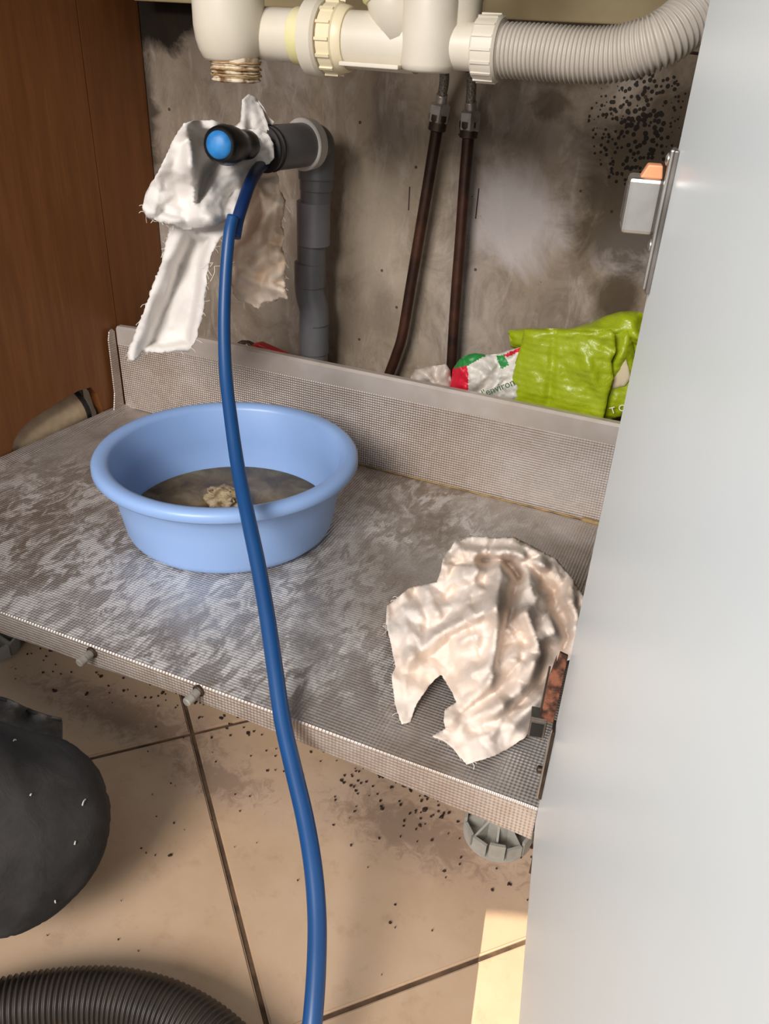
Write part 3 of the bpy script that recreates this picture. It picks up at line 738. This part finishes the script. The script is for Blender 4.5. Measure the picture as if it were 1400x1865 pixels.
def f_sp(p): return at(p[0], p[1], y=idw(p, sp_d) + creases(p, [([(442, 178), (445, 240)], -.008, 12), ([(470, 185), (490, 250)], .006, 12)]) + .002 * ridged(p[0], p[1], .03, 8))
spk = sheet([(441, 182), (452, 171), (466, 178), (478, 200), (487, 225), (495, 258), (490, 266), (462, 250), (432, 240), (424, 234), (438, 222)], 4, f_sp, .4)
fold = sheet([(470, 182), (480, 195), (490, 214), (500, 222), (494, 232), (488, 226)], 4, lambda p: at(p[0], p[1], y=.885), .3)
mp_d = [(455, 240, .845), (498, 262, .8585), (494, 300, .856), (465, 300, .84), (478, 270, .850)]
def f_mp(p): return at(p[0], p[1], y=idw(p, mp_d) + .005 * ridged(p[0], p[1], .03, 15, 3))
stuff_ = sheet([(448, 236), (470, 234), (488, 244), (498, 262), (499, 288), (490, 298), (474, 304), (460, 318), (448, 330), (442, 300), (440, 262)], 4, f_mp, .3)
rg = obj('torn_rag', flatten(flap, tail, spk, fold, stuff_), 'cloth_white', smooth=True, solid=.0011, label='white torn rag with frayed edges draped over the screwdriver in the drain', cat='rag')
bb = [f_flap(b) for b in flap[2]]
obj('loose_threads', join(threads([b for b in tail[2] if b[1] > 430], f_tail, 40, .008, .00028, 3), threads([b for b in flap[2] if b[1] > 370 and b[0] < 330], f_flap, 12, .008, .00028, 5), threads([(388, 478), (390, 485)], f_tail, 5, .03, .0003, 8)), 'thread_white', rg, kind='stuff')
# beige rag behind it
bg_d = [(495, 300, .880), (515, 400, .885), (522, 540, .875), (430, 400, .872), (430, 540, .862), (470, 450, .855), (470, 350, .868), (500, 480, .862)]
bg_cr = [([(470, 330), (485, 390), (460, 440)], -.014, 22), ([(505, 340), (500, 420), (512, 500)], -.010, 18), ([(440, 420), (432, 480), (440, 530)], -.010, 18), ([(455, 470), (490, 440), (515, 450)], .014, 16), ([(470, 545), (480, 500), (510, 480)], .010, 16), ([(440, 500), (480, 520), (515, 530)], -.009, 14)]
def f_bg(p): return at(p[0], p[1], y=idw(p, bg_d) + creases(p, bg_cr) + .009 * ha1((p[0] + 20, p[1])) + .006 * ha2(p))
bgr = sheet([(478, 296), (497, 298), (508, 325), (508, 345), (520, 365), (516, 390), (512, 405), (518, 430), (513, 455), (520, 470), (519, 500), (520, 525), (524, 545), (512, 543), (500, 548), (478, 551), (470, 563), (455, 553), (436, 547), (424, 534), (420, 500), (424, 440), (432, 395), (450, 345)], 4, f_bg, 1.0)
r2 = obj('stained_rag', (bgr[0], bgr[1]), 'cloth_beige', smooth=True, solid=.0012, label='crumpled beige stained rag hanging behind the blue hose below the grey drain', cat='rag')
obj('loose_threads', threads(bgr[2], f_bg, 26, .010, .00028, 9), 'thread_white', r2, kind='stuff')

# rag lying on the foil board
ro = [(864, 977), (900, 980), (936, 979), (971, 996), (1014, 1020), (1043, 1057), (1061, 1086), (1070, 1118), (1062, 1150), (1054, 1196), (1030, 1203), (1011, 1215), (1007, 1246), (995, 1293), (979, 1314), (954, 1343), (925, 1362), (900, 1375), (850, 1391), (838, 1378), (825, 1361), (808, 1348), (789, 1341), (811, 1327), (809, 1310), (811, 1293), (832, 1279), (821, 1254), (804, 1229), (796, 1232), (782, 1246), (757, 1282), (746, 1314), (732, 1318), (720, 1282), (714, 1229), (721, 1214), (712, 1170), (704, 1136), (705, 1104), (746, 1071), (796, 1061), (804, 1035), (807, 1018), (829, 986)]
rh = [(864, 977, .080), (936, 979, .086), (1014, 1020, .078), (1061, 1086, .064), (1070, 1118, .052), (1054, 1196, .036), (1007, 1246, .022), (979, 1314, .006), (925, 1362, .003), (850, 1391, .002), (825, 1361, .004), (789, 1341, .010), (811, 1293, .020), (821, 1254, .024), (804, 1229, .022), (782, 1246, .012), (743, 1318, .0015), (720, 1282, .004), (714, 1229, .016), (704, 1136, .026), (705, 1104, .030), (746, 1071, .042), (796, 1061, .055), (807, 1018, .066), (829, 986, .074),
      (900, 1100, .088), (850, 1150, .070), (950, 1200, .066), (900, 1280, .036), (940, 1050, .092), (1000, 1130, .076), (960, 1280, .026), (760, 1150, .036), (860, 1040, .080), (910, 1020, .086), (870, 1220, .055)]
rc = [([(912, 1020), (905, 1090), (905, 1150), (895, 1240)], .022, 24), ([(945, 1045), (930, 1110), (915, 1160), (905, 1215)], -.014, 16), ([(880, 1020), (915, 1018), (945, 1050)], -.026, 16), ([(835, 1000), (880, 1010), (930, 1005), (990, 1030)], .012, 14),
      ([(900, 1110), (850, 1130), (790, 1160), (750, 1200)], .014, 22), ([(880, 1130), (830, 1155), (780, 1200)], -.012, 18), ([(960, 1120), (985, 1190), (960, 1250), (900, 1300)], .016, 22), ([(1000, 1180), (985, 1240), (930, 1300), (860, 1330)], -.016, 20),
      ([(950, 1200), (900, 1260), (840, 1300)], -.013, 18), ([(890, 1250), (850, 1285), (815, 1320)], .012, 16), ([(1010, 1110), (1035, 1160), (1020, 1200)], -.018, 16), ([(970, 1030), (1010, 1090), (1035, 1130)], -.014, 18), ([(1040, 1070), (1050, 1120), (1045, 1180)], .010, 14),
      ([(870, 1060), (830, 1075), (800, 1100)], -.010, 16), ([(760, 1080), (780, 1130), (770, 1190)], -.010, 18), ([(735, 1110), (745, 1180), (730, 1300)], .008, 16), ([(925, 1350), (940, 1310), (985, 1270)], .010, 18), ([(870, 1040), (850, 1100), (870, 1130)], .012, 18)]
fa1, fa2, fa3 = facets(690, 1090, 960, 1410, 46, 3), facets(690, 1090, 960, 1410, 21, 8), facets(690, 1090, 960, 1410, 11, 5)
def hrag(p):
    ed = min(1, segdist(p, ro + [ro[0]]) / 22)
    b = idw(p, rh, 2.6)
    return max(.0016, b + creases(p, rc) * 1.1 * (.25 + .75 * ed) * min(1, .35 + b * 12) + (.011 * fa1(p) + .0072 * fa2(p) + .0022 * fa3(p)) * min(1, .15 + b * 14))
def f_rag(p): return at(p[0], p[1], z=BT + hrag(p))
pts, tris, nb, B = mesh2d(ro, 3.6, .6)
V = [f_rag(p) for p in pts]; F = list(tris)
# the far side of the heap falls back down to the board
idx = {}
for i, p in enumerate(pts): idx[(round(p[0], 2), round(p[1], 2))] = i
bi = [idx.get((round(b[0], 2), round(b[1], 2))) for b in B]
rings = [bi]
hs = []
for k, (fr, out) in enumerate(((.72, .012), (.36, .018), (.0, .020))):
    ring = []
    for i in bi:
        p = V[i] if i is not None else None
        if p is None: ring.append(None); continue
        hgt = p.z - BT
        far = pts[i][1] < 1130 or pts[i][0] > 1040
        g = Vector((p.x + .13, p.y - .60, 0)); g = g.normalized() if g.length > 1e-6 else Vector((0, 1, 0))
        if far and hgt > .012:
            ov = Vector((0, 1, 0)) * .8 + Vector((g.x * .3, 0, 0))
            q = p + ov * out * min(1, hgt / .06); q.z = BT + .0012 + hgt * fr
            if q.x > XR - .006: q.x = XR - .006
        else: q = p.copy(); q.z = max(BT + .001, p.z - .0002 * (k + 1))
        V.append(q); ring.append(len(V) - 1)
    rings.append(ring)
for a_, b_ in zip(rings, rings[1:]):
    n = len(a_)
    for i in range(n):
        j = (i + 1) % n; q = (a_[i], a_[j], b_[j], b_[i])
        if None not in q: F.append(q)
r3 = obj('crumpled_rag', (V, F), 'cloth_cream', smooth=True, solid=.001, label='cream crumpled rag heaped on the foil board beside the white door', cat='rag')
obj('loose_threads', threads([b for b in B if b[0] < 730 or (b[1] > 1320 and b[0] < 860)], f_rag, 30, .008, .00025, 13), 'thread_white', r3, kind='stuff')

# ------------------------------------------------------------------ bags behind the lip
def pillow(outline, y0, bulge, back, step, cr=(), crump=.004, seed=0, sc=.02, wrinkle=4, yfun=None):
    """closed soft body: front surface seen from the room, back surface pushed towards the wall"""
    pts, tris, nb, B = mesh2d(outline, step, .3); cl = B + [B[0]]
    n = len(pts); V = []; D = []
    for p in pts:
        d = min(1, segdist(p, cl) / 34); dome = math.sqrt(max(0, 1 - (1 - d) ** 2)); D.append(dome)
        base = yfun(p) if yfun else y0
        V.append(at(p[0], p[1], y=base - bulge * dome + creases(p, cr) * (.3 + .7 * dome) + crump * ridged(p[0], p[1], sc, seed, wrinkle) * (.25 + .75 * dome)))
    for p, d in zip(pts, D):
        base = yfun(p) if yfun else y0
        V.append(at(p[0], p[1], y=base + .0006 + back * d))
    F = [tuple(t_) for t_ in tris] + [tuple(i + n for i in reversed(t_)) for t_ in tris]
    cnt = {}
    for t_ in tris:
        for k in range(3):
            e_ = (t_[k], t_[(k + 1) % 3]); cnt[tuple(sorted(e_))] = cnt.get(tuple(sorted(e_)), []) + [e_]
    for e_ in cnt.values():
        if len(e_) == 1: a_, b_ = e_[0]; F.append((b_, a_, a_ + n, b_ + n))
    return V, F, pts, tris
lb = empty('lime_bag', at(1040, 740, y=.955), 'bright lime green folded plastic bag wedged behind the foil lip', 'bag')
v_ = pillow([(925, 602), (960, 598), (1040, 598), (1077, 587), (1104, 575), (1131, 567), (1155, 566), (1174, 572), (1186, 592), (1198, 618), (1190, 645), (1176, 690), (1165, 735), (1140, 752), (1100, 762), (1040, 740), (990, 700), (950, 640), (930, 632)], .985, .018, .022, 7, [([(1040, 600), (1130, 605), (1190, 620)], -.010, 14), ([(1131, 570), (1160, 610), (1180, 680)], -.008, 16), ([(1174, 575), (1165, 630)], .008, 14)], .006, 31, .02)
obj('rear_fold', (v_[0], v_[1]), 'bag_lime', lb, smooth=True)
v_ = pillow([(1118, 604), (1147, 600), (1153, 630), (1160, 680), (1168, 720), (1164, 738), (1148, 754), (1120, 762), (1092, 766), (1090, 700), (1100, 640)], .963, .010, .012, 6, [([(1147, 604), (1135, 640), (1112, 680)], -.008, 12)], .003, 35, .03)
obj('side_gusset', (v_[0], v_[1]), 'bag_lime', lb, smooth=True)
v_ = pillow([(1133, 645), (1140, 655), (1146, 675), (1147, 690), (1138, 703), (1124, 706), (1115, 708), (1112, 690), (1120, 660)], .9525, .001, .004, 5, (), .0006, 36)
obj('handle_hole', (v_[0], v_[1]), 'patch_cream', lb, smooth=True, label='cream lining showing through the handle hole')
fy = lambda p: .951 - (p[0] - 930) * .00006
v_ = pillow([(954, 600), (990, 601), (1035, 602), (1080, 603), (1112, 600), (1120, 608), (1121, 640), (1113, 658), (1117, 690), (1107, 722), (1103, 745), (1096, 771), (1060, 764), (1015, 755), (985, 748), (950, 738), (926, 734), (930, 700), (938, 660), (948, 630)], .945, .005, .012, 5, [([(1008, 605), (1005, 680), (995, 750)], .004, 8), ([(1060, 640), (1085, 700), (1107, 722)], -.005, 14), ([(955, 612), (1040, 606), (1118, 612)], -.003, 9), ([(1090, 605), (1080, 618), (1118, 640)], .005, 9)], .0032, 33, .02, 4, fy)
obj('front_panel', (v_[0], v_[1]), 'bag_lime', lb, smooth=True)
def lettering(txt, size, o, ux, uy, mat, par, name='lettering'):
    cu = bpy.data.curves.new('txt', 'FONT'); cu.body = txt; cu.size = size; cu.extrude = .0002; cu.resolution_u = 3
    to = bpy.data.objects.new('txt', cu); COL.objects.link(to)
    dg = bpy.context.evaluated_depsgraph_get(); me = bpy.data.meshes.new_from_object(to.evaluated_get(dg)); COL.objects.unlink(to); bpy.data.objects.remove(to)
    uz = ux.cross(uy).normalized(); V = [o + ux * q.co.x + uy * q.co.y + uz * q.co.z for q in me.vertices]; F = [tuple(p.vertices) for p in me.polygons]
    return obj(name, (V, F), mat, par)
def frame(p0, p1, pu, y):
    a, b, c = at(*p0, y=y), at(*p1, y=y), at(*pu, y=y); return a, (b - a).normalized(), ((c - a) - (b - a).normalized() * (c - a).dot((b - a).normalized())).normalized()
o_, ux, uy = frame((1112, 754), (1154, 744), (1110, 737), .9485); lettering('T O', .0118, o_, ux, uy, 'print_white', lb)
# white / red / green bag
wb = empty('shopping_bag', at(880, 715, y=.96), 'white plastic shopping bag with red and green print behind the foil lip', 'bag')
wo = [(819, 722), (822, 690), (824, 672), (836, 655), (850, 646), (866, 643), (884, 646), (905, 645), (925, 638), (950, 632), (962, 660), (955, 736), (920, 742), (870, 736), (830, 730)]
vp = pillow(wo, .962, .014, .018, 3, [([(945, 640), (915, 670), (890, 700), (865, 722)], .012, 12), ([(835, 665), (850, 690), (848, 722)], -.007, 12), ([(880, 655), (900, 680)], -.006, 12), ([(930, 650), (905, 690), (890, 725)], -.008, 12)], .006, 41, .026)
red = [(818, 725), (822, 688), (824, 672), (850, 666), (853, 690), (852, 723)]
grn = [(824, 676), (832, 655), (850, 644), (880, 643), (884, 648), (862, 660), (840, 672)]
gr2 = [(903, 648), (918, 646), (926, 664), (912, 672)]
rd2 = [(915, 648), (950, 630), (952, 637), (925, 650)]
mi = []
n_t = len(vp[3])
for t_ in vp[3]:
    c_ = (sum(vp[2][i][0] for i in t_) / 3, sum(vp[2][i][1] for i in t_) / 3)
    mi.append(1 if inside(c_, red) or inside(c_, rd2) else 2 if inside(c_, grn) or inside(c_, gr2) else 0)
mi = mi + [0] * (len(vp[1]) - n_t)
obj('bag_body', (vp[0], vp[1], mi), ['bag_white', 'print_red', 'print_green'], wb, smooth=True)
o_, ux, uy = frame((862, 730), (936, 702), (857, 715), .9335); lettering("et l'environ", .0132, o_, ux, uy, 'print_dark', wb)
v_ = pillow([(744, 706), (748, 685), (756, 672), (775, 668), (800, 665), (812, 663), (820, 675), (822, 700), (820, 722), (790, 718), (760, 712)], .962, .012, .014, 5, [([(765, 672), (785, 690), (800, 715)], -.008, 10), ([(800, 668), (790, 690), (770, 708)], .007, 10)], .006, 47, .03)
obj('plastic_bag', (v_[0], v_[1]), 'bag_clear', smooth=True, label='small crumpled pale plastic bag at the foot of the copper pipes', cat='bag')
# red handled tool resting on the lip
rt_ = empty('pliers', at(470, 645, y=.945), 'red handled pliers lying behind the foil lip beside the grey drain', 'pliers')
ya = .945
P = [at(x, y_, y=ya) for x, y_ in ((456, 628), (470, 626), (484, 632), (502, 640), (520, 648), (522, 660), (500, 658), (478, 648), (462, 642))]
obj('grip', prism(P, Vector((0, .014, 0))), 'red_grip', rt_, bevel=.003)
P = [at(x, y_, y=ya + .002) for x, y_ in ((425, 630), (434, 622), (448, 623), (460, 629), (462, 641), (446, 640), (430, 638))]
obj('jaw', prism(P, Vector((0, .010, 0))), 'fitting_dark', rt_, bevel=.002)
obj('pivot', revolve(at(449, 631, y=ya + .001), Vector((0, -1, 0)), [(-.002, .004), (.001, .004), (.0018, .003)], 14), 'zinc_dull', rt_, autos=40)

# ------------------------------------------------------------------ basin
bc = Vector((-.483, .706, BT + .0012)); ang = math.radians(32)
bs = empty('plastic_basin', bc, 'light blue round plastic basin holding dirty water on the foil board', 'basin')
def oval(vf):
    ca, sa = math.cos(ang), math.sin(ang); out = []
    for q in vf[0]:
        d = q - bc; a = d.x * ca + d.y * sa; b = -d.x * sa + d.y * ca; a *= 1.03; b *= .975
        out.append(bc + Vector((a * ca - b * sa, a * sa + b * ca, d.z)))
    return out, vf[1]
prof = [(.0, .001), (.0, .106), (.0015, .112), (.006, .1165), (.012, .1185), (.05, .1245), (.083, .1285), (.0845, .1300), (.085, .1415), (.0848, .1445), (.087, .1462), (.093, .1460), (.0965, .1435), (.098, .139), (.0978, .134), (.096, .129), (.092, .1265), (.05, .1222), (.012, .1162), (.005, .112), (.0028, .105), (.0026, .001)]
obj('tub', oval(revolve(bc, Z, prof, 72)), 'basin_blue', bs, smooth=True)
wt = obj('dirty_water', oval(revolve(bc, Z, [(.0032, .104), (.0155, .1158), (.0165, .1150), (.0166, .001)], 64)), 'dirty_water', smooth=True, label='murky brown water in the bottom of the blue basin', cat='water')
# clump of sludge in the water
cc = at(412, 908, z=BT + .022)
bm = bmesh.new(); bmesh.ops.create_icosphere(bm, subdivisions=4, radius=1)
for q in bm.verts:
    k = 1 + .35 * noise.noise(q.co * 2.2) + .28 * ridged(q.co.x + 3, q.co.y + q.co.z, 2.6, 4, 3) * .6
    q.co = Vector((q.co.x * .027, q.co.y * .021, q.co.z * .0125)) * k
V = [q.co + cc for q in bm.verts]; bm.verts.index_update(); F = [tuple(x.index for x in f.verts) for f in bm.faces]; bm.free()
for k in range(14):
    a0 = cc + Vector((random.uniform(-.016, .016), random.uniform(-.013, .013), random.uniform(.004, .010)))
    P = catmull([a0 + Vector((random.uniform(-.008, .008), random.uniform(-.008, .008), random.uniform(-.003, .003))) for _ in range(4)], 4)
    V, F = join((V, F), sweep(P, random.uniform(.0010, .0022), 6))
obj('sludge_clump', (V, F), 'sludge', smooth=True, label='pale soggy clump of drain sludge lying in the basin water', cat='sludge')

# ------------------------------------------------------------------ blue hose
bh = empty('blue_hose', at(585, 1880, d=.56), 'long blue hose running from the grey drain down past the basin', 'hose')
mouth = ec + YA * .079
Q = [mouth + Vector((.006, .03, -.012)), mouth + Vector((.002, .0, -.013)), at(485, 294, d=.945), at(470, 308, d=.905), at(456, 332, d=.876), at(443, 368, d=.862), at(433, 400, d=.856), at(427, 432, d=.855)]
up = catmull(Q, 10)
obj('upper_sleeve', sweep(up, .0066, 20), 'navy_hose', bh, smooth=True)
Q = [at(x_, y_, d=d_) for x_, y_, d_ in ((424, 394, .846), (417, 430, .846), (411, 500, .850), (408, 590, .852), (411, 680, .848), (420, 760, .836), (433, 850, .818), (451, 940, .788), (470, 1030, .764), (486, 1120, .742), (500, 1215, .720), (514, 1310, .700), (534, 1400, .680), (555, 1490, .660), (570, 1580, .640), (577, 1670, .622), (576, 1760, .604), (570, 1850, .588), (560, 1940, .575))]
lo = catmull(Q, 8)
obj('main_hose', sweep(lo, [.0060 + .0014 * min(1, i / 60) for i in range(len(lo))], 24), 'blue_hose', bh, smooth=True)
# black vacuum hose on the floor
P = catmull([at(-190, 1905, z=.0235), at(-90, 1868, z=.0235), at(10, 1838, z=.0235), at(110, 1822, z=.0235), at(200, 1820, z=.0235), at(285, 1838, z=.0235), at(355, 1872, z=.0235), at(415, 1922, z=.0235), at(460, 1990, z=.0235), at(490, 2080, z=.0235)], 14)
obj('vacuum_hose', ringed(P, .0196, .0226, .0042, 28, 6), 'vacuum_hose', smooth=True, label='dark brown ribbed vacuum hose arching across the tiles in front', cat='hose')

# ------------------------------------------------------------------ kneeling person (leg in view)
kn = at(0, 1518, z=.092)
pe = empty('person', (kn.x, kn.y, 0), 'person in dark trousers kneeling at the left, knee on the tiles', 'person')
ctl = [(Vector((kn.x - .30, kn.y - .33, .50)), .105), (Vector((kn.x - .22, kn.y - .24, .37)), .098), (Vector((kn.x - .12, kn.y - .12, .225)), .088), (Vector((kn.x - .045, kn.y - .04, .135)), .080), (Vector((kn.x + .000, kn.y + .006, .089)), .0765), (Vector((kn.x - .03, kn.y + .015, .076)), .070), (Vector((kn.x - .10, kn.y - .01, .070)), .064), (Vector((kn.x - .22, kn.y - .08, .066)), .060), (Vector((kn.x - .36, kn.y - .17, .058)), .050), (Vector((kn.x - .44, kn.y - .22, .050)), .044)]
bm = bmesh.new()
for (c0, r0), (c1, r1) in zip(ctl, ctl[1:]):
    for k in range(5):
        t_ = k / 5; bmesh.ops.create_icosphere(bm, subdivisions=3, radius=r0 + (r1 - r0) * t_, matrix=Matrix.Translation(c0.lerp(c1, t_) - Vector((kn.x, kn.y, 0))))
me = bpy.data.meshes.new('trouser_leg'); bm.to_mesh(me); bm.free()
lg = bpy.data.objects.new('trouser_leg', me); COL.objects.link(lg); lg.parent = pe
rm = lg.modifiers.new('remesh', 'REMESH'); rm.mode = 'VOXEL'; rm.voxel_size = .006
sm = lg.modifiers.new('smooth', 'SMOOTH'); sm.factor = .5; sm.iterations = 14
dg = bpy.context.evaluated_depsgraph_get(); m2 = bpy.data.meshes.new_from_object(lg.evaluated_get(dg)); m2.name = 'trouser_leg'
nn = [q.normal.copy() for q in m2.vertices]
leg_cr = [([(-.06, .02), (.02, .07), (.06, .10)], -.006, .02)]
for q, n_ in zip(m2.vertices, nn):
    c_ = q.co.copy()
    f_ = .007 * (1 - 2.2 * abs(noise.noise(Vector(((c_.z * .7 + c_.x * .7 - c_.y * .2) * 24, (c_.x - c_.z) * 5, c_.y * 5))))) * .8 + .004 * ridged(c_.x * .7 + c_.z * .9, c_.z * .5 - c_.y - c_.x * .4, 8, 3, 2) + .0018 * noise.noise(c_ * 30)
    q.co = c_ + n_ * f_
    if q.co.z < .002: q.co.z = .002 + (q.co.z - .002) * .04
lg.modifiers.clear(); lg.data = m2; m2.materials.clear(); m2.materials.append(M['trousers'])
for p in m2.polygons: p.use_smooth = True
# grey turned-out fabric edge above the knee
def f_fl(p): return at(p[0], p[1], y=idw(p, [(-40, 1262, .368), (0, 1274, .372), (60, 1295, .376), (114, 1320, .380), (114, 1372, .352), (60, 1360, .340), (-40, 1300, .330), (0, 1318, .335)]) + .006 * ridged(p[0], p[1], .02, 3, 3))
v_ = sheet([(-60, 1252), (-20, 1266), (14, 1273), (50, 1290), (86, 1303), (112, 1309), (114, 1330), (112, 1360), (120, 1385), (70, 1372), (20, 1345), (-60, 1315)], 6, f_fl, .4)
obj('pocket_flap', (v_[0], v_[1]), 'trouser_grey', pe, smooth=True, solid=.0016)
E_ = [f_fl((x, y_)) + Vector((0, -.001, .001)) for x, y_ in ((-60, 1254), (-20, 1268), (14, 1275), (50, 1292), (86, 1305), (112, 1311))]
obj('flap_hem', sweep(catmull(E_, 4), .0018, 6), 'trousers', pe, smooth=True)
from mathutils.bvhtree import BVHTree
bv = BVHTree.FromPolygons([q.co + Vector((kn.x, kn.y, 0)) for q in m2.vertices], [tuple(p.vertices) for p in m2.polygons])
for (px, py, l_) in ((152, 1462, .003), (136, 1535, .0012), (100, 1641, .0016), (26, 1350, .002), (55, 1448, .001)):
    hit = bv.ray_cast(Vector((0, 0, CAMZ)), ray(px, py).normalized())
    if hit[0] is None: continue
    n_ = hit[1]; t1 = n_.cross(Vector((1, .3, 0))).normalized()
    obj('lint', sweep(catmull([hit[0] + n_ * .0006 - t1 * l_, hit[0] + n_ * .0012 + n_.cross(t1) * l_ * .3, hit[0] + n_ * .0006 + t1 * l_], 3), .00055, 5), 'lint', pe)

# ------------------------------------------------------------------ debris on the tiles
def flake(c, rx, ry, a, rnd):
    n = 7; top = []; V = []
    for k in range(n):
        q = 2 * math.pi * k / n; r_ = rnd.uniform(.55, 1.1); x, y = math.cos(q) * rx * r_, math.sin(q) * ry * r_
        V.append(Vector((c.x + x * math.cos(a) - y * math.sin(a), c.y + x * math.sin(a) + y * math.cos(a), c.z)))
    for k in range(n): V.append(V[k] + Vector((0, 0, rnd.uniform(.0008, .0022)))); V[-1] = Vector((c.x, c.y, V[-1].z)).lerp(V[-1], .8)
    return V, [tuple(range(n - 1, -1, -1)), tuple(range(n, 2 * n))] + [(i, (i + 1) % n, n + (i + 1) % n, n + i) for i in range(n)]
rnd = random.Random(11)
FL = [(92, 1185, 7, 'below the foil edge left of the first peg'), (184, 1232, 7, 'on the tile below the first peg'), (100, 1258, 8, 'on the tile above the dark trouser flap'), (296, 1262, 6, 'left of the second peg by the tile joint'), (356, 1279, 8, 'just below the second peg'), (225, 1258, 5, 'midway between the two pegs'), (158, 1264, 5, 'below and left of the first peg'), (402, 1308, 7, 'on the dark joint right of the second peg'),
      (736, 1432, 7, 'under the foil board left of the round foot'), (791, 1446, 6, 'nearest the left rim of the round foot'), (773, 1475, 6, 'in front of the round foot, left of it'), (804, 1488, 6, 'closest to the front of the round foot'), (310, 1558, 5, 'alone on the bare tile left of the blue hose'), (696, 1473, 5, 'under the foil board, leftmost of the dark scatter'), (764, 1504, 5, 'at the lower edge of the dark scatter by the foot')]
for (px, py, sz, tx) in FL:
    p = at(px, py, z=.0004); r_ = sz / 2200 * 1.05
    obj('debris_flake', flake(p, r_ * rnd.uniform(.9, 1.3), r_ * rnd.uniform(.6, .9), rnd.uniform(0, 3), rnd), 'debris', label='dark debris flake ' + tx, cat='debris', group='dark flakes on the tiles')
V, F = [], []
def crumbs(n, x0, x1, yc, ys, s0, s1):
    global V, F
    for k in range(n):
        x = rnd.uniform(x0, x1); y = yc + abs(rnd.gauss(0, 1)) * -ys + rnd.uniform(0, .10)
        r_ = rnd.uniform(s0, s1) * (1.6 if rnd.random() < .1 else 1)
        V, F = join((V, F), flake(Vector((x, y, .0004)), r_ * rnd.uniform(.8, 1.6), r_, rnd.uniform(0, 3), rnd))
crumbs(150, -.70, -.36, .545, .035, .0005, .0014); crumbs(60, -.36, -.20, .54, .05, .0005, .0013); crumbs(240, -.24, -.03, .53, .035, .0005, .0016); crumbs(40, -.6, -.1, .42, .1, .0003, .0008)
obj('floor_crumbs', (V, F), 'debris', label='fine dark crumbs and grit scattered along the cabinet front', cat='grit', kind='stuff')
